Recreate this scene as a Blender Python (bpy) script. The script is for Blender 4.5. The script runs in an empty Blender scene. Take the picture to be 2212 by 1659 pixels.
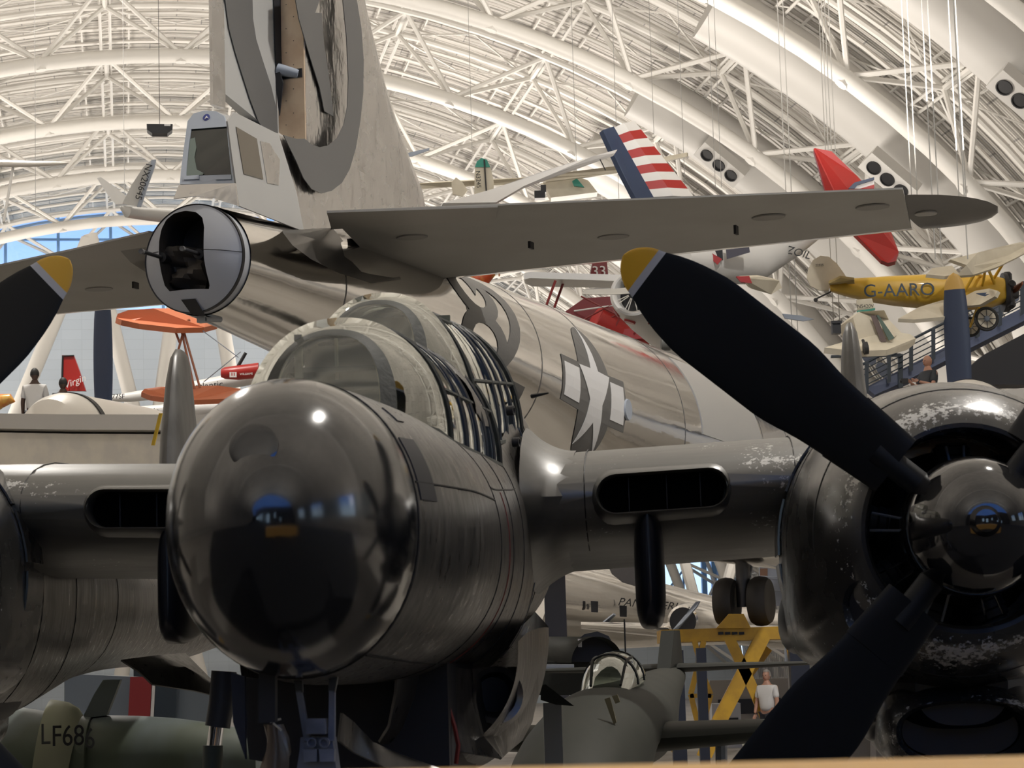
import bpy, bmesh, math, random
import numpy as np
from mathutils import Vector, Matrix

# ---------------------------------------------------------------- camera, world, light, exposure
sc = bpy.context.scene
COL = sc.collection
F = 5000.0; CX = 1106.0; CY = 829.5; EYE = 1.6
PITCH = math.atan((1465 - 829.5) / F); ROLL = math.radians(1.7)
cam_data = bpy.data.cameras.new('camera'); cam = bpy.data.objects.new('camera', cam_data); COL.objects.link(cam)
cam_data.sensor_fit = 'HORIZONTAL'; cam_data.sensor_width = 36.0; cam_data.lens = 36.0 * F / 2212.0
cam_data.clip_start = 0.1; cam_data.clip_end = 1000
_c, _s = math.cos(ROLL), math.sin(ROLL); _cp, _sp = math.cos(PITCH), math.sin(PITCH)
_R = Vector((_c, _s * _sp, -_s * _cp)); _U = Vector((_s, -_c * _sp, _c * _cp)); _Fw = Vector((0, _cp, _sp))
M = Matrix((_R, _U, -_Fw)).transposed().to_4x4(); M.translation = Vector((0, 0, EYE))
cam.matrix_world = M
cam_data.dof.use_dof = True; cam_data.dof.focus_distance = 22.0; cam_data.dof.aperture_fstop = 11.0
sc.camera = cam
vs = sc.view_settings
sc.display_settings.display_device = 'sRGB'
vs.view_transform = 'Standard'; vs.look = 'None'; vs.gamma = 1.0; vs.use_curve_mapping = False
vs.exposure = 0.0
sc.cycles.max_bounces = 8; sc.cycles.diffuse_bounces = 3; sc.cycles.glossy_bounces = 4; sc.cycles.transparent_max_bounces = 10
sc.cycles.sample_clamp_indirect = 4.0; sc.cycles.caustics_reflective = False; sc.cycles.caustics_refractive = False
sc.cycles.use_denoising = True

world = bpy.data.worlds.new('daylight'); sc.world = world; world.use_nodes = True
_nt = world.node_tree; bg = _nt.nodes['Background']; bg.inputs[1].default_value = 1.6
_tc = _nt.nodes.new('ShaderNodeTexCoord'); _sx = _nt.nodes.new('ShaderNodeSeparateXYZ'); _rp = _nt.nodes.new('ShaderNodeValToRGB')
_nt.links.new(_tc.outputs['Generated'], _sx.inputs[0]); _nt.links.new(_sx.outputs['Z'], _rp.inputs[0]); _nt.links.new(_rp.outputs[0], bg.inputs[0])
_rp.color_ramp.elements[0].position = .12; _rp.color_ramp.elements[0].color = (.75, .88, 1, 1)
_rp.color_ramp.elements[1].position = .24; _rp.color_ramp.elements[1].color = (.12, .30, .85, 1)

def area(name, loc, rot, size, power, color=(1, .9, .78), size_y=None):
    l = bpy.data.lights.new(name, 'AREA'); l.energy = power; l.color = color; l.size = size
    if size_y: l.shape = 'RECTANGLE'; l.size_y = size_y
    o = bpy.data.objects.new(name, l); COL.objects.link(o); o.location = loc; o.rotation_euler = rot
    return o
PHI = math.radians(-9.618); HV0 = 2.5155; HA = 32.826; HB = 28.0
hr = Vector((math.cos(PHI), -math.sin(PHI), 0)); ha = Vector((math.sin(PHI), math.cos(PHI), 0))
def HW(v, s, z): return hr * (HV0 + v) + ha * s + Vector((0, 0, z))
UP = 3300
for s in (-30, 5, 40, 70, 100, 128):
    for v in (-14, 12):
        area('uplight', HW(v, s, 11.5), (math.pi, 0, -PHI), 5, UP * (1.0 if s > 30 else .85), (1, .92, .83))
for s in (10, 45, 80, 112):
    for v in (-27, 27):
        area('roof_side_fill', HW(v, s, 5.5), (math.pi, math.copysign(.35, v), -PHI), 3, 1100, (1, .92, .83))  # unseen fill lamps added to brighten the roof sides
area('truss_downlight', HW(10.9, 19, 24.8), (0, 0, -PHI), 1.1, 5000, (1, .95, .88))
area('truss_downlight', HW(-6, 60, 25), (0, 0, -PHI), 1.1, 3000, (1, .95, .88))

# ---------------------------------------------------------------- pixel rays and frames
def ray(px, py):
    u = px - CX; v = -(py - CY)
    u2 = _c * u + _s * v; v2 = -_s * u + _c * v
    return Vector((u2, F * _cp - v2 * _sp, F * _sp + v2 * _cp))
def W(px, py, d):
    r = ray(px, py); t = d / r.y
    return Vector((r.x * t, d, EYE + r.z * t))
class Frame:
    def __init__(s, O, yaw):
        s.O = Vector((O[0], O[1], 0)); s.yaw = yaw
        s.r = Vector((math.cos(yaw), -math.sin(yaw), 0)); s.a = Vector((math.sin(yaw), math.cos(yaw), 0))
    def world(s, p): return s.O + s.r * p[0] + s.a * p[1] + Vector((0, 0, p[2]))
    def local(s, w):
        q = w - s.O; return Vector((q.dot(s.r), q.dot(s.a), w.z))
    def _hit(s, px, py, n, k):
        d = ray(px, py); e = Vector((0, 0, EYE))
        t = (k - (e - s.O).dot(n)) / d.dot(n)
        return s.local(e + d * t)
    def hy(s, px, py, y): return s._hit(px, py, s.a, y)
    def hx(s, px, py, x): return s._hit(px, py, s.r, x)
    def hz(s, px, py, z): return s._hit(px, py, Vector((0, 0, 1)), z)
    def proj(s, p):
        q = s.world(p) - Vector((0, 0, EYE))
        f = q.dot(_Fw); return CX + F * q.dot(_R) / f, CY - F * q.dot(_U) / f
    def zat(s, x, y, py):                      # height of the point (x, y) that is seen at image row py
        px = s.proj((x, y, 2))[0]
        for _ in range(3):
            z = s.hy(px, py, y).z; px = s.proj((x, y, z))[0]
        return s.hy(px, py, y).z
    def empty(s, name):
        o = bpy.data.objects.new(name, None); COL.objects.link(o); o.location = s.O; o.rotation_euler = (0, 0, -s.yaw)
        o.empty_display_size = .3
        return o

# ---------------------------------------------------------------- materials
MATS = {}
def mat(name, col=(.5, .5, .5), rough=.5, metal=0., spec=None, ior=None, coat=0., bump=None, vary=None, rvary=None, emis=None, sheen=None):
    """bump=(scale, strength, stretch xyz), vary=(scale, other colour, stretch, lo, hi), rvary=(scale, other roughness, stretch)"""
    if name in MATS: return MATS[name]
    m = bpy.data.materials.new(name); m.use_nodes = True; nt = m.node_tree; N = nt.nodes; L = nt.links
    b = N['Principled BSDF']
    b.inputs['Base Color'].default_value = (*col, 1); b.inputs['Roughness'].default_value = rough; b.inputs['Metallic'].default_value = metal
    if spec is not None: b.inputs['Specular IOR Level'].default_value = spec
    if ior: b.inputs['IOR'].default_value = ior
    if coat: b.inputs['Coat Weight'].default_value = coat; b.inputs['Coat Roughness'].default_value = .05
    if emis: b.inputs['Emission Color'].default_value = (*emis[0], 1); b.inputs['Emission Strength'].default_value = emis[1]
    tc = N.new('ShaderNodeTexCoord')
    def noise(scale, stretch, detail=4):
        mp = N.new('ShaderNodeMapping'); mp.inputs['Scale'].default_value = stretch
        L.new(tc.outputs['Object'], mp.inputs[0])
        n = N.new('ShaderNodeTexNoise'); n.inputs['Scale'].default_value = scale; n.inputs['Detail'].default_value = detail
        L.new(mp.outputs[0], n.inputs['Vector']); return n.outputs['Fac']
    def ramp(fac, lo, hi):
        r = N.new('ShaderNodeMapRange'); r.inputs['From Min'].default_value = lo; r.inputs['From Max'].default_value = hi
        L.new(fac, r.inputs['Value']); return r.outputs[0]
    if vary:
        f = ramp(noise(vary[0], vary[2] if len(vary) > 2 else (1, 1, 1)), *(vary[3:5] if len(vary) > 4 else (.4, .6)))
        mx = N.new('ShaderNodeMix'); mx.data_type = 'RGBA'; mx.inputs['A'].default_value = (*col, 1); mx.inputs['B'].default_value = (*vary[1], 1)
        L.new(f, mx.inputs['Factor']); L.new(mx.outputs['Result'], b.inputs['Base Color'])
    if rvary:
        f = ramp(noise(rvary[0], rvary[2] if len(rvary) > 2 else (1, 1, 1)), .35, .65)
        mx = N.new('ShaderNodeMapRange'); mx.inputs['To Min'].default_value = rough; mx.inputs['To Max'].default_value = rvary[1]
        L.new(f, mx.inputs['Value']); L.new(mx.outputs[0], b.inputs['Roughness'])
    if bump:
        bn = N.new('ShaderNodeBump'); bn.inputs['Strength'].default_value = bump[1]; bn.inputs['Distance'].default_value = bump[3] if len(bump) > 3 else .02
        L.new(noise(bump[0], bump[2] if len(bump) > 2 else (1, 1, 1)), bn.inputs['Height']); L.new(bn.outputs[0], b.inputs['Normal'])
    MATS[name] = m; return m
def glass_mat(name, tint, gloss=.25, rough=.02, bump=None):
    m = bpy.data.materials.new(name); m.use_nodes = True; nt = m.node_tree; N = nt.nodes; L = nt.links
    N.remove(N['Principled BSDF']); out = N['Material Output']
    t = N.new('ShaderNodeBsdfTransparent'); t.inputs[0].default_value = (*tint, 1)
    g = N.new('ShaderNodeBsdfGlossy'); g.inputs['Roughness'].default_value = rough; g.inputs[0].default_value = (.95, .97, .93, 1)
    lw = N.new('ShaderNodeLayerWeight'); lw.inputs['Blend'].default_value = .35
    ad = N.new('ShaderNodeMath'); ad.operation = 'MULTIPLY_ADD'; ad.inputs[1].default_value = .75; ad.inputs[2].default_value = gloss; ad.use_clamp = True
    L.new(lw.outputs['Facing'], ad.inputs[0])
    mx = N.new('ShaderNodeMixShader'); L.new(ad.outputs[0], mx.inputs[0]); L.new(t.outputs[0], mx.inputs[1]); L.new(g.outputs[0], mx.inputs[2])
    L.new(mx.outputs[0], out.inputs[0])
    if bump:
        tc = N.new('ShaderNodeTexCoord'); mp = N.new('ShaderNodeMapping'); mp.inputs['Scale'].default_value = bump[2]
        L.new(tc.outputs['Object'], mp.inputs[0])
        n = N.new('ShaderNodeTexNoise'); n.inputs['Scale'].default_value = bump[0]; n.inputs['Detail'].default_value = 1; L.new(mp.outputs[0], n.inputs['Vector'])
        bn = N.new('ShaderNodeBump'); bn.inputs['Strength'].default_value = bump[1]; bn.inputs['Distance'].default_value = .05
        L.new(n.outputs['Fac'], bn.inputs['Height']); L.new(bn.outputs[0], g.inputs['Normal'])
    MATS[name] = m; return m

# ---------------------------------------------------------------- object helpers
def obj(name, bm, m, parent=None, sharp=35, smooth=True, recalc=True):
    me = bpy.data.meshes.new(name)
    if recalc: bmesh.ops.recalc_face_normals(bm, faces=bm.faces)
    bm.to_mesh(me); bm.free()
    if smooth and len(me.polygons):
        me.shade_smooth(); me.set_sharp_from_angle(angle=math.radians(sharp))
    if m: me.materials.append(m)
    o = bpy.data.objects.new(name, me); COL.objects.link(o)
    if parent: o.parent = parent
    return o
def tag(o, label=None, cat=None, group=None, kind=None):
    if label: o['label'] = label
    if cat: o['category'] = cat
    if group: o['group'] = group
    if kind: o['kind'] = kind
    return o
def copy_tree(o, parent=None):
    c = o.copy(); COL.objects.link(c)
    if parent: c.parent = parent
    for ch in list(o.children): copy_tree(ch, c)
    return c
def faces(bm, rings, close=True, cap0=True, cap1=True):
    V = [[bm.verts.new(p) for p in r] for r in rings]
    n = len(V[0])
    for a, b in zip(V[:-1], V[1:]):
        for i in range(n if close else n - 1):
            j = (i + 1) % n
            try: bm.faces.new((a[i], a[j], b[j], b[i]))
            except ValueError: pass
    if close and cap0 and n > 2: bm.faces.new(V[0][::-1])
    if close and cap1 and n > 2: bm.faces.new(V[-1])
    return V
def NB(): return bmesh.new()
def box(bm, c, s, rot=None):
    g = bmesh.ops.create_cube(bm, size=1)['verts']
    m = Matrix.Translation(Vector(c)) @ (rot.to_4x4() if rot else Matrix()) @ Matrix.Diagonal((*s, 1))
    bmesh.ops.transform(bm, matrix=m, verts=g); return g
def tube(bm, pts, r, n=8, caps=True):
    pts = [Vector(p) for p in pts]; k = len(pts)
    rs = r if isinstance(r, (list, tuple)) else [r] * k
    rings = []; prev = None
    for i, p in enumerate(pts):
        t = (pts[min(i + 1, k - 1)] - pts[max(i - 1, 0)]).normalized()
        if prev is None:
            prev = t.orthogonal().normalized()
        prev = (prev - t * prev.dot(t)); prev = prev.normalized() if prev.length > 1e-6 else t.orthogonal().normalized()
        q = t.cross(prev)
        rings.append([p + (prev * math.cos(2 * math.pi * j / n) + q * math.sin(2 * math.pi * j / n)) * rs[i] for j in range(n)])
    faces(bm, rings, True, caps, caps)
def flatbar(bm, a, b, w, t, up=Vector((0, 0, 1))):
    a = Vector(a); b = Vector(b); d = (b - a); L = d.length; d.normalize()
    s = d.cross(up); s = s.normalized() if s.length > 1e-5 else Vector((1, 0, 0)); u = s.cross(d)
    rings = [[p + s * sx * w / 2 + u * sz * t / 2 for sx, sz in ((-1, -1), (1, -1), (1, 1), (-1, 1))] for p in (a, b)]
    faces(bm, rings)
def lathe(bm, prof, origin, axis, n=32, caps=True):     # prof: (distance along axis, radius)
    o = Vector(origin); a = Vector(axis).normalized(); u = a.orthogonal().normalized(); v = a.cross(u)
    rings = [[o + a * d + (u * math.cos(2 * math.pi * j / n) + v * math.sin(2 * math.pi * j / n)) * max(r, 1e-4) for j in range(n)] for d, r in prof]
    return faces(bm, rings, True, caps, caps)
def slab(bm, pts, off):                                  # polygon with thickness
    off = Vector(off)
    a = [bm.verts.new(Vector(p) - off / 2) for p in pts]; b = [bm.verts.new(Vector(p) + off / 2) for p in pts]
    bm.faces.new(a[::-1]); bm.faces.new(b); n = len(a)
    for i in range(n): bm.faces.new((a[i], a[(i + 1) % n], b[(i + 1) % n], b[i]))
def pchip(xs, ys, x):
    n = len(xs)
    if x <= xs[0]: return ys[0]
    if x >= xs[-1]: return ys[-1]
    h = [xs[i + 1] - xs[i] for i in range(n - 1)]; d = [(ys[i + 1] - ys[i]) / h[i] for i in range(n - 1)]
    def m(i):
        if i == 0: return d[0]
        if i == n - 1: return d[-1]
        if d[i - 1] * d[i] <= 0: return 0
        w1 = 2 * h[i] + h[i - 1]; w2 = h[i] + 2 * h[i - 1]
        return (w1 + w2) / (w1 / d[i - 1] + w2 / d[i])
    i = max(j for j in range(n - 1) if xs[j] <= x)
    t = (x - xs[i]) / h[i]
    return (2 * t**3 - 3 * t * t + 1) * ys[i] + (t**3 - 2 * t * t + t) * h[i] * m(i) + (-2 * t**3 + 3 * t * t) * ys[i + 1] + (t**3 - t * t) * h[i] * m(i + 1)
class Body:                                              # lofted body along local y; keys (y, cx, hw, ztop, zbot, n, zmid)
    def __init__(s, keys, T=None):
        s.k = keys; s.T = T
    def par(s, y): return [pchip([k[0] for k in s.k], [k[j] for k in s.k], y) for j in range(1, 7)]
    def pt(s, y, a, off=0.):
        cx, hw, zt, zb, n, zm = s.par(y); c, q = math.cos(a), math.sin(a)
        ex = 2.0 / n
        x = cx + (hw + off) * math.copysign(abs(c) ** ex, c)
        z = zm + ((zt - zm + off) if q > 0 else (zm - zb + off)) * math.copysign(abs(q) ** ex, q)
        p = Vector((x, y, z))
        return s.T(p) if s.T else p
    def skin(s, bm, y0, y1, ny, na=48, a0=None, a1=None, off=0., cap=(True, True), ys=None):
        ys = ys or [y0 + (y1 - y0) * i / ny for i in range(ny + 1)]
        if a0 is None:
            faces(bm, [[s.pt(y, 2 * math.pi * j / na, off) for j in range(na)] for y in ys], True, *cap)
        else:
            faces(bm, [[s.pt(y, a0 + (a1 - a0) * j / na, off) for j in range(na + 1)] for y in ys], False)
    def strip(s, bm, y0, y1, a0, a1, off=.004, th=.004, n=24, ny=1):   # raised strip with thickness on the surface
        for yi in range(ny):
            ya = y0 + (y1 - y0) * yi / ny; yb = y0 + (y1 - y0) * (yi + 1) / ny
            rings = []
            for j in range(n + 1):
                a = a0 + (a1 - a0) * j / n
                rings.append([s.pt(ya, a, off - th), s.pt(yb, a, off - th), s.pt(yb, a, off), s.pt(ya, a, off)])
            faces(bm, rings)
def foil(n=14, blunt=0.):                                # unit airfoil outline, chord 0..1, half thickness profile peak .5
    xs = [(1 - math.cos(math.pi * i / n)) / 2 for i in range(n + 1)]
    t = lambda x: 5 * (.2969 * math.sqrt(x) - .1260 * x - .3516 * x * x + .2843 * x**3 - .1036 * x**4)
    up = [(x, t(x)) for x in xs]; lo = [(x, -t(x)) for x in xs[1:-1]][::-1]
    return up + lo
def wing(bm, stations, n=14, up=Vector((0, 0, 1))):      # stations: (LE, TE, thickness)
    pr = foil(n); rings = []
    for le, te, th in stations:
        le = Vector(le); te = Vector(te)
        rings.append([le.lerp(te, x) + up * (z * th) for x, z in pr])
    faces(bm, rings)
def text_bm(s, size=1., extrude=0., align='CENTER', shear=0., spacing=1.):
    cu = bpy.data.curves.new('t', 'FONT'); cu.body = s; cu.size = size; cu.align_x = align; cu.align_y = 'CENTER'; cu.extrude = extrude
    cu.shear = shear; cu.space_character = spacing; cu.resolution_u = 4
    o = bpy.data.objects.new('t', cu); COL.objects.link(o)
    dg = bpy.context.evaluated_depsgraph_get(); me = bpy.data.meshes.new_from_object(o.evaluated_get(dg))
    bm = NB(); bm.from_mesh(me); bpy.data.meshes.remove(me); bpy.data.objects.remove(o); bpy.data.curves.remove(cu)
    return bm
def poly_bm(polys):
    bm = NB()
    for p in polys:
        bm.faces.new([bm.verts.new((x, y, 0)) for x, y in p])
    bmesh.ops.triangulate(bm, faces=bm.faces[:])
    return bm
def gridcut(bm, step):
    if not bm.verts: return
    for ax in (0, 1):
        lo = min(v.co[ax] for v in bm.verts); hi = max(v.co[ax] for v in bm.verts); k = lo + step
        while k < hi:
            co = [0, 0, 0]; no = [0, 0, 0]; co[ax] = k; no[ax] = 1
            bmesh.ops.bisect_plane(bm, geom=bm.verts[:] + bm.edges[:] + bm.faces[:], plane_co=co, plane_no=no); k += step
def decal(name, bm, fn, m, parent, step=None, th=.004):
    """flat outline bm mapped to a surface by fn(u, v, height)"""
    if step: gridcut(bm, step)
    g = bmesh.ops.extrude_face_region(bm, geom=bm.faces[:]); top = {e for e in g['geom'] if isinstance(e, bmesh.types.BMVert)}
    for v in bm.verts:
        v.co = fn(v.co.x, v.co.y, th if v in top else -th * .5)
    return obj(name, bm, m, parent, smooth=False)
def boolean(o, bm, op='DIFFERENCE'):
    c = obj('cut', bm, None); c.parent = o.parent
    md = o.modifiers.new('b', 'BOOLEAN'); md.object = c; md.operation = op; md.solver = 'EXACT'
    bpy.context.view_layer.update(); dg = bpy.context.evaluated_depsgraph_get()
    me = bpy.data.meshes.new_from_object(o.evaluated_get(dg)); o.modifiers.clear(); old = o.data; o.data = me
    bpy.data.objects.remove(c); bpy.data.meshes.remove(old)
    me.set_sharp_from_angle(angle=math.radians(35))
def lerp(a, b, t): return a + (b - a) * t

# shared materials
M_white = mat('white_steel_paint', (.80, .78, .74), .45)
M_black = mat('matt_black', (.012, .012, .014), .5)
M_rubber = mat('rubber', (.03, .03, .03), .7)
M_dark = mat('dark_interior', (.01, .011, .016), .6)
M_yellow = mat('yellow_paint', (.72, .42, .05), .4)
M_chrome = mat('chrome', (.8, .8, .8), .12, 1.)
M_steelgrey = mat('steel_grey_paint', (.32, .36, .43), .4)
# ================================================================ hangar shell
H = Frame(tuple(hr * HV0)[:2], PHI)
def arcp(t, s, off=0.):
    a = HA + off; b = HB + off
    return Vector((a * math.cos(t), s, b * math.sin(t)))
HR = Matrix.Rotation(-PHI, 4, 'Z'); HO = H.O
def hobj(name, bm, m, label=None, cat=None, group=None, kind=None, parent=None, **kw):
    o = obj(name, bm, m, parent, **kw)
    if not parent:
        o.location = HO; o.rotation_euler = (0, 0, -PHI)
    return tag(o, label, cat, group, kind)
S0, S1 = -45.0, 144.0
m_deck = mat('roof_deck', (.85, .81, .75), .55)
def _deck():
    nt = m_deck.node_tree; N = nt.nodes; L = nt.links; b = N['Principled BSDF']
    tc = N.new('ShaderNodeTexCoord'); w = N.new('ShaderNodeTexWave'); w.bands_direction = 'Y'; w.inputs['Scale'].default_value = .85
    w.inputs['Distortion'].default_value = 0
    L.new(tc.outputs['Object'], w.inputs['Vector'])
    bn = N.new('ShaderNodeBump'); bn.inputs['Strength'].default_value = 1.0; bn.inputs['Distance'].default_value = .25
    L.new(w.outputs['Fac'], bn.inputs['Height']); L.new(bn.outputs[0], b.inputs['Normal'])
    br = N.new('ShaderNodeTexBrick'); br.inputs['Scale'].default_value = .22; br.inputs['Color1'].default_value = (.86, .82, .76, 1); br.inputs['Color2'].default_value = (.72, .69, .64, 1)
    br.inputs['Mortar'].default_value = (.45, .43, .41, 1); br.inputs['Mortar Size'].default_value = .006
    L.new(tc.outputs['Object'], br.inputs['Vector']); L.new(br.outputs['Color'], b.inputs['Base Color'])
_deck()
bm = NB()
NA = 60
faces(bm, [[arcp(math.pi * j / NA, s, 3.6) for j in range(NA + 1)] for s in [S0 + (S1 - S0) * i / 20 for i in range(21)]], False)
bm.faces.ensure_lookup_table()
hole = []
for fc in bm.faces:
    c = fc.calc_center_median(); th_ = math.degrees(math.atan2(c.z / HB, c.x / HA))
    if 10 < th_ < 20 and -38 < c.y < 20 and int((c.y - S0) / 9.45) % 2: hole.append(fc)
bmesh.ops.delete(bm, geom=hole, context='FACES')
hobj('ceiling', bm, m_deck, kind='structure')
m_floor = mat('polished_concrete', (.26, .24, .215), .45, vary=(.3, (.31, .29, .26)), rvary=(2., .6))
bm = NB(); box(bm, (0, 50, -.1), (76, 200, .2)); hobj('floor', bm, m_floor, kind='structure')
bm = NB(); box(bm, (-2, -14, .02), (60, 46, .04)); hobj('floor_reflection_sheet', bm, mat('dark_reflection_sheet', (.022, .023, .026), .9), kind='structure')  # unseen dark sheet added so the lower nose reflects dark
# trusses
DT = math.radians(10.2); T0 = math.pi / 2
def truss(s, near, idx):
    bm = NB(); ts = [T0 + DT * k for k in range(-8, 9)]
    seg = lambda off, ds, r, n=8: tube(bm, [arcp(math.radians(8 + 164 * i / 48), s + ds, off) for i in range(49)], r, n)
    seg(0, 0, .31, 12)
    if near:
        seg(2.7, -1.7, .14); seg(2.7, 1.7, .14)
        for t in ts:
            p = arcp(t, s, .1)
            for dt in (-.5, .5):
                for ds in (-1.7, 1.7):
                    q = arcp(t + dt * DT, s + ds, 2.7)
                    tube(bm, [p, q], .10, 6)
            tube(bm, [arcp(t + .5 * DT, s - 1.7, 2.7), arcp(t + .5 * DT, s + 1.7, 2.7)], .12, 6)
            lathe(bm, [(0, .26), (.5, .26)], arcp(t, s, -.3), arcp(t, s, 1) - arcp(t, s, 0), 8)
    hobj('roof_truss', bm, M_white, kind='structure')
SP = 11.55; ks = [95.78 + SP * k for k in (-11, -9, -7, -5, -4, -3, -2, -1, 0, 1, 2, 3, 4)]
for i, s in enumerate(ks): truss(s, s > 35, i)
# longitudinal ladder purlins at the top nodes
bm = NB()
for k in range(-8, 8):
    t = T0 + DT * (k + .5)
    for dt in (-.006, .006):
        tube(bm, [arcp(t + dt, 35, 2.8), arcp(t + dt, S1 - 1, 2.8)], .07, 5)
    s = 35
    while s < S1:
        flatbar(bm, arcp(t - .006, s, 2.8), arcp(t + .006, s + .5, 2.8), .05, .05); s += 1.2
    # cross bracing under the deck
hobj('roof_purlin_ladders', bm, M_white, kind='structure')
bm = NB()
for kk in range(int((S1 - 35) / (SP / 5))):
    s = 37.9 + kk * SP / 5
    tube(bm, [arcp(math.radians(8 + 164 * i / 40), s, 3.2) for i in range(41)], .09, 5)
for k in range(-8, 8):
    t = T0 + DT * k
    for j in range(9):
        s = 38.05 + j * SP
        tube(bm, [arcp(t, s, 3.1), arcp(t + DT, s + SP / 2, 3.1)], .045, 4); tube(bm, [arcp(t + DT, s, 3.1), arcp(t, s + SP / 2, 3.1)], .045, 4)
        for q in (.33, .66): tube(bm, [arcp(t + DT * q, s, 3.3), arcp(t + DT * q, s + SP, 3.3)], .055, 4)
hobj('roof_secondary_ribs', bm, M_white, kind='structure')
# side walls continue down from the vault, end walls
m_wall = mat('pale_blue_panel_wall', (.55, .62, .70), .55)
def _wall():
    nt = m_wall.node_tree; N = nt.nodes; L = nt.links; b = N['Principled BSDF']; tc = N.new('ShaderNodeTexCoord')
    mp = N.new('ShaderNodeMapping'); mp.inputs['Rotation'].default_value = (math.pi / 2, 0, 0); L.new(tc.outputs['Object'], mp.inputs[0])
    br = N.new('ShaderNodeTexBrick'); br.inputs['Scale'].default_value = .4; br.inputs['Color1'].default_value = (.55, .62, .70, 1); br.inputs['Color2'].default_value = (.52, .59, .67, 1)
    br.inputs['Mortar'].default_value = (.46, .53, .60, 1); br.inputs['Mortar Size'].default_value = .005; br.offset = 0
    L.new(mp.outputs[0], br.inputs['Vector']); L.new(br.outputs['Color'], b.inputs['Base Color'])
_wall()
def endwall(name, s, zwin):
    bm = NB(); n = 40; t0 = math.asin(zwin / (HB + 3.5))
    arc = lambda u, v: [arcp(u + (v - u) * j / n, s, 3.5) for j in range(n + 1)]
    slab(bm, arc(0, t0) + arc(math.pi - t0, math.pi), (0, .4, 0))
    hobj(name, bm, m_wall if s > 0 else mat('dark_south_wall', (.05, .05, .055), .6), kind='structure')
endwall('wall_north', S1, 25)
endwall('wall_south', S0, 17)
m_mull = mat('blue_mullion', (.22, .42, .72), .5)
m_pane = glass_mat('window_glass', (.85, .93, 1.), .04, .02)
def endwindow(name, s, zw, step):
    root = H.empty(name); tag(root, kind='structure')
    bm = NB(); t0 = math.asin(zw / (HB + 3.4)); n = 30
    slab(bm, [arcp(t0 + (math.pi - 2 * t0) * j / n, s, 3.4) for j in range(n + 1)], (0, .05, 0)); obj('pane', bm, m_pane, root, smooth=False)
    bm = NB(); x = -32.
    while x <= 32:
        zt = (HB + 3.4) * math.sqrt(max(0, 1 - (x / (HA + 3.4)) ** 2))
        if zt > zw + .3: tube(bm, [(x, s - .2, zw), (x, s - .2, zt)], .13, 4)
        x += step
    for k in range(1, 5):
        z = zw + k * 2.2
        if z < HB + 3:
            xx = (HA + 3.3) * math.sqrt(max(0, 1 - (z / (HB + 3.4)) ** 2)); tube(bm, [(-xx, s - .2, z), (xx, s - .2, z)], .1, 4)
    obj('mullion', bm, m_mull, root)
endwindow('window_1', S1, 25, 3.2)
endwindow('window_2', S0, 17, 4.0)
wr = H.empty('window_4'); tag(wr, kind='structure')
bm = NB(); faces(bm, [[arcp(math.radians(a), s, 3.55) for a in (9, 12, 15, 18, 21)] for s in (-38, 22)], False); obj('pane', bm, m_pane, wr)
sw = H.empty('window_5'); tag(sw, kind='structure')
swall = [o for o in bpy.data.objects if o.name == 'wall_south'][0]
def cutbox(o, c, s):
    bm = NB(); box(bm, c, s); k = obj('cut', bm, None); k.location = HO; k.rotation_euler = (0, 0, -PHI)
    md = o.modifiers.new('b', 'BOOLEAN'); md.object = k; md.solver = 'EXACT'; bpy.context.view_layer.update(); dg = bpy.context.evaluated_depsgraph_get()
    me = bpy.data.meshes.new_from_object(o.evaluated_get(dg)); o.modifiers.clear(); o.data = me; bpy.data.objects.remove(k)
for x, z, w, h in ((-13, 7, 5, 7), (-4, 5.5, 4.5, 8), (7, 8, 2, 5), (16, 4, 2, 3)):
    cutbox(swall, (x, S0, z), (w, 3, h)); bm = NB(); box(bm, (x, S0, z), (w, .05, h)); obj('pane', bm, m_pane, sw, smooth=False)
# slanted white columns in front of the north wall
for px0, py0, px1, py1 in ((30, 905, 140, 640), (225, 630, 290, 890), (345, 880, 372, 690), (480, 700, 500, 820)):
    a = H.hy(px0, py0, 128); b = H.hy(px1, py1, 128)
    lo, hi = (a, b) if a.z < b.z else (b, a)
    d = (hi - lo) / (hi.z - lo.z)
    lo = lo - d * lo.z; hi = hi + d * 3.2
    bm = NB(); tube(bm, [lo, hi], .42, 12); hobj('wall_column', bm, M_white, kind='structure')
# air ducts that follow the arches on the right side
m_duct = mat('white_duct', (.60, .585, .56), .5)
for i, s in enumerate((61.1 + 6, 72.7 + 5.6, 84.2 + 5.8, 95.8 + 5.8)):
    bm = NB(); tt = [math.radians(58 - 32 * k / 30) for k in range(31)]
    tube(bm, [arcp(t, s, 1.7) for t in tt], [1.15] * 26 + [1.2, 1.3, 1.45, 1.5, 1.5], 18)
    root = hobj('air_duct', bm, m_duct, ['large white air duct bending down the roof at the far upper right', 'white air duct following the arch behind the long tail plane tip', 'white air duct between the arches above the red wing', 'farthest white air duct right of the striped fin'][i], 'duct', 'curved roof air ducts')
for i, (px, py, s) in enumerate(((1553, 357, 88), (1917, 387, 76.5), (2203, 217, 66))):
    root = H.empty('air_nozzle_unit'); p = H.hy(px, py, s); tl = arcp(0, 0) * 0
    tg = Vector((.72, 0, -.62)); nn = Vector((-.55, -.45, -.6)).normalized()
    sd = nn.cross(tg).normalized()
    bm = NB(); R3 = Matrix((tg, sd, nn)).transposed(); box(bm, p - nn * .25, (2.2, .9, .5), R3)
    obj('housing', bm, m_duct, root)
    for k in (-1, 0, 1):
        bm = NB(); lathe(bm, [(-.2, .27), (.06, .27), (.06, .23), (.02, .22)], p + tg * k * .66, nn, 18); obj('nozzle', bm, M_black, root)
    tag(root, ['three round black air nozzles right of the striped fin', 'three round black air nozzles right of the upright red wing', 'three round black air nozzles at the right edge under the roof'][i], 'air nozzle', 'round air nozzles under the ducts')
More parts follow.
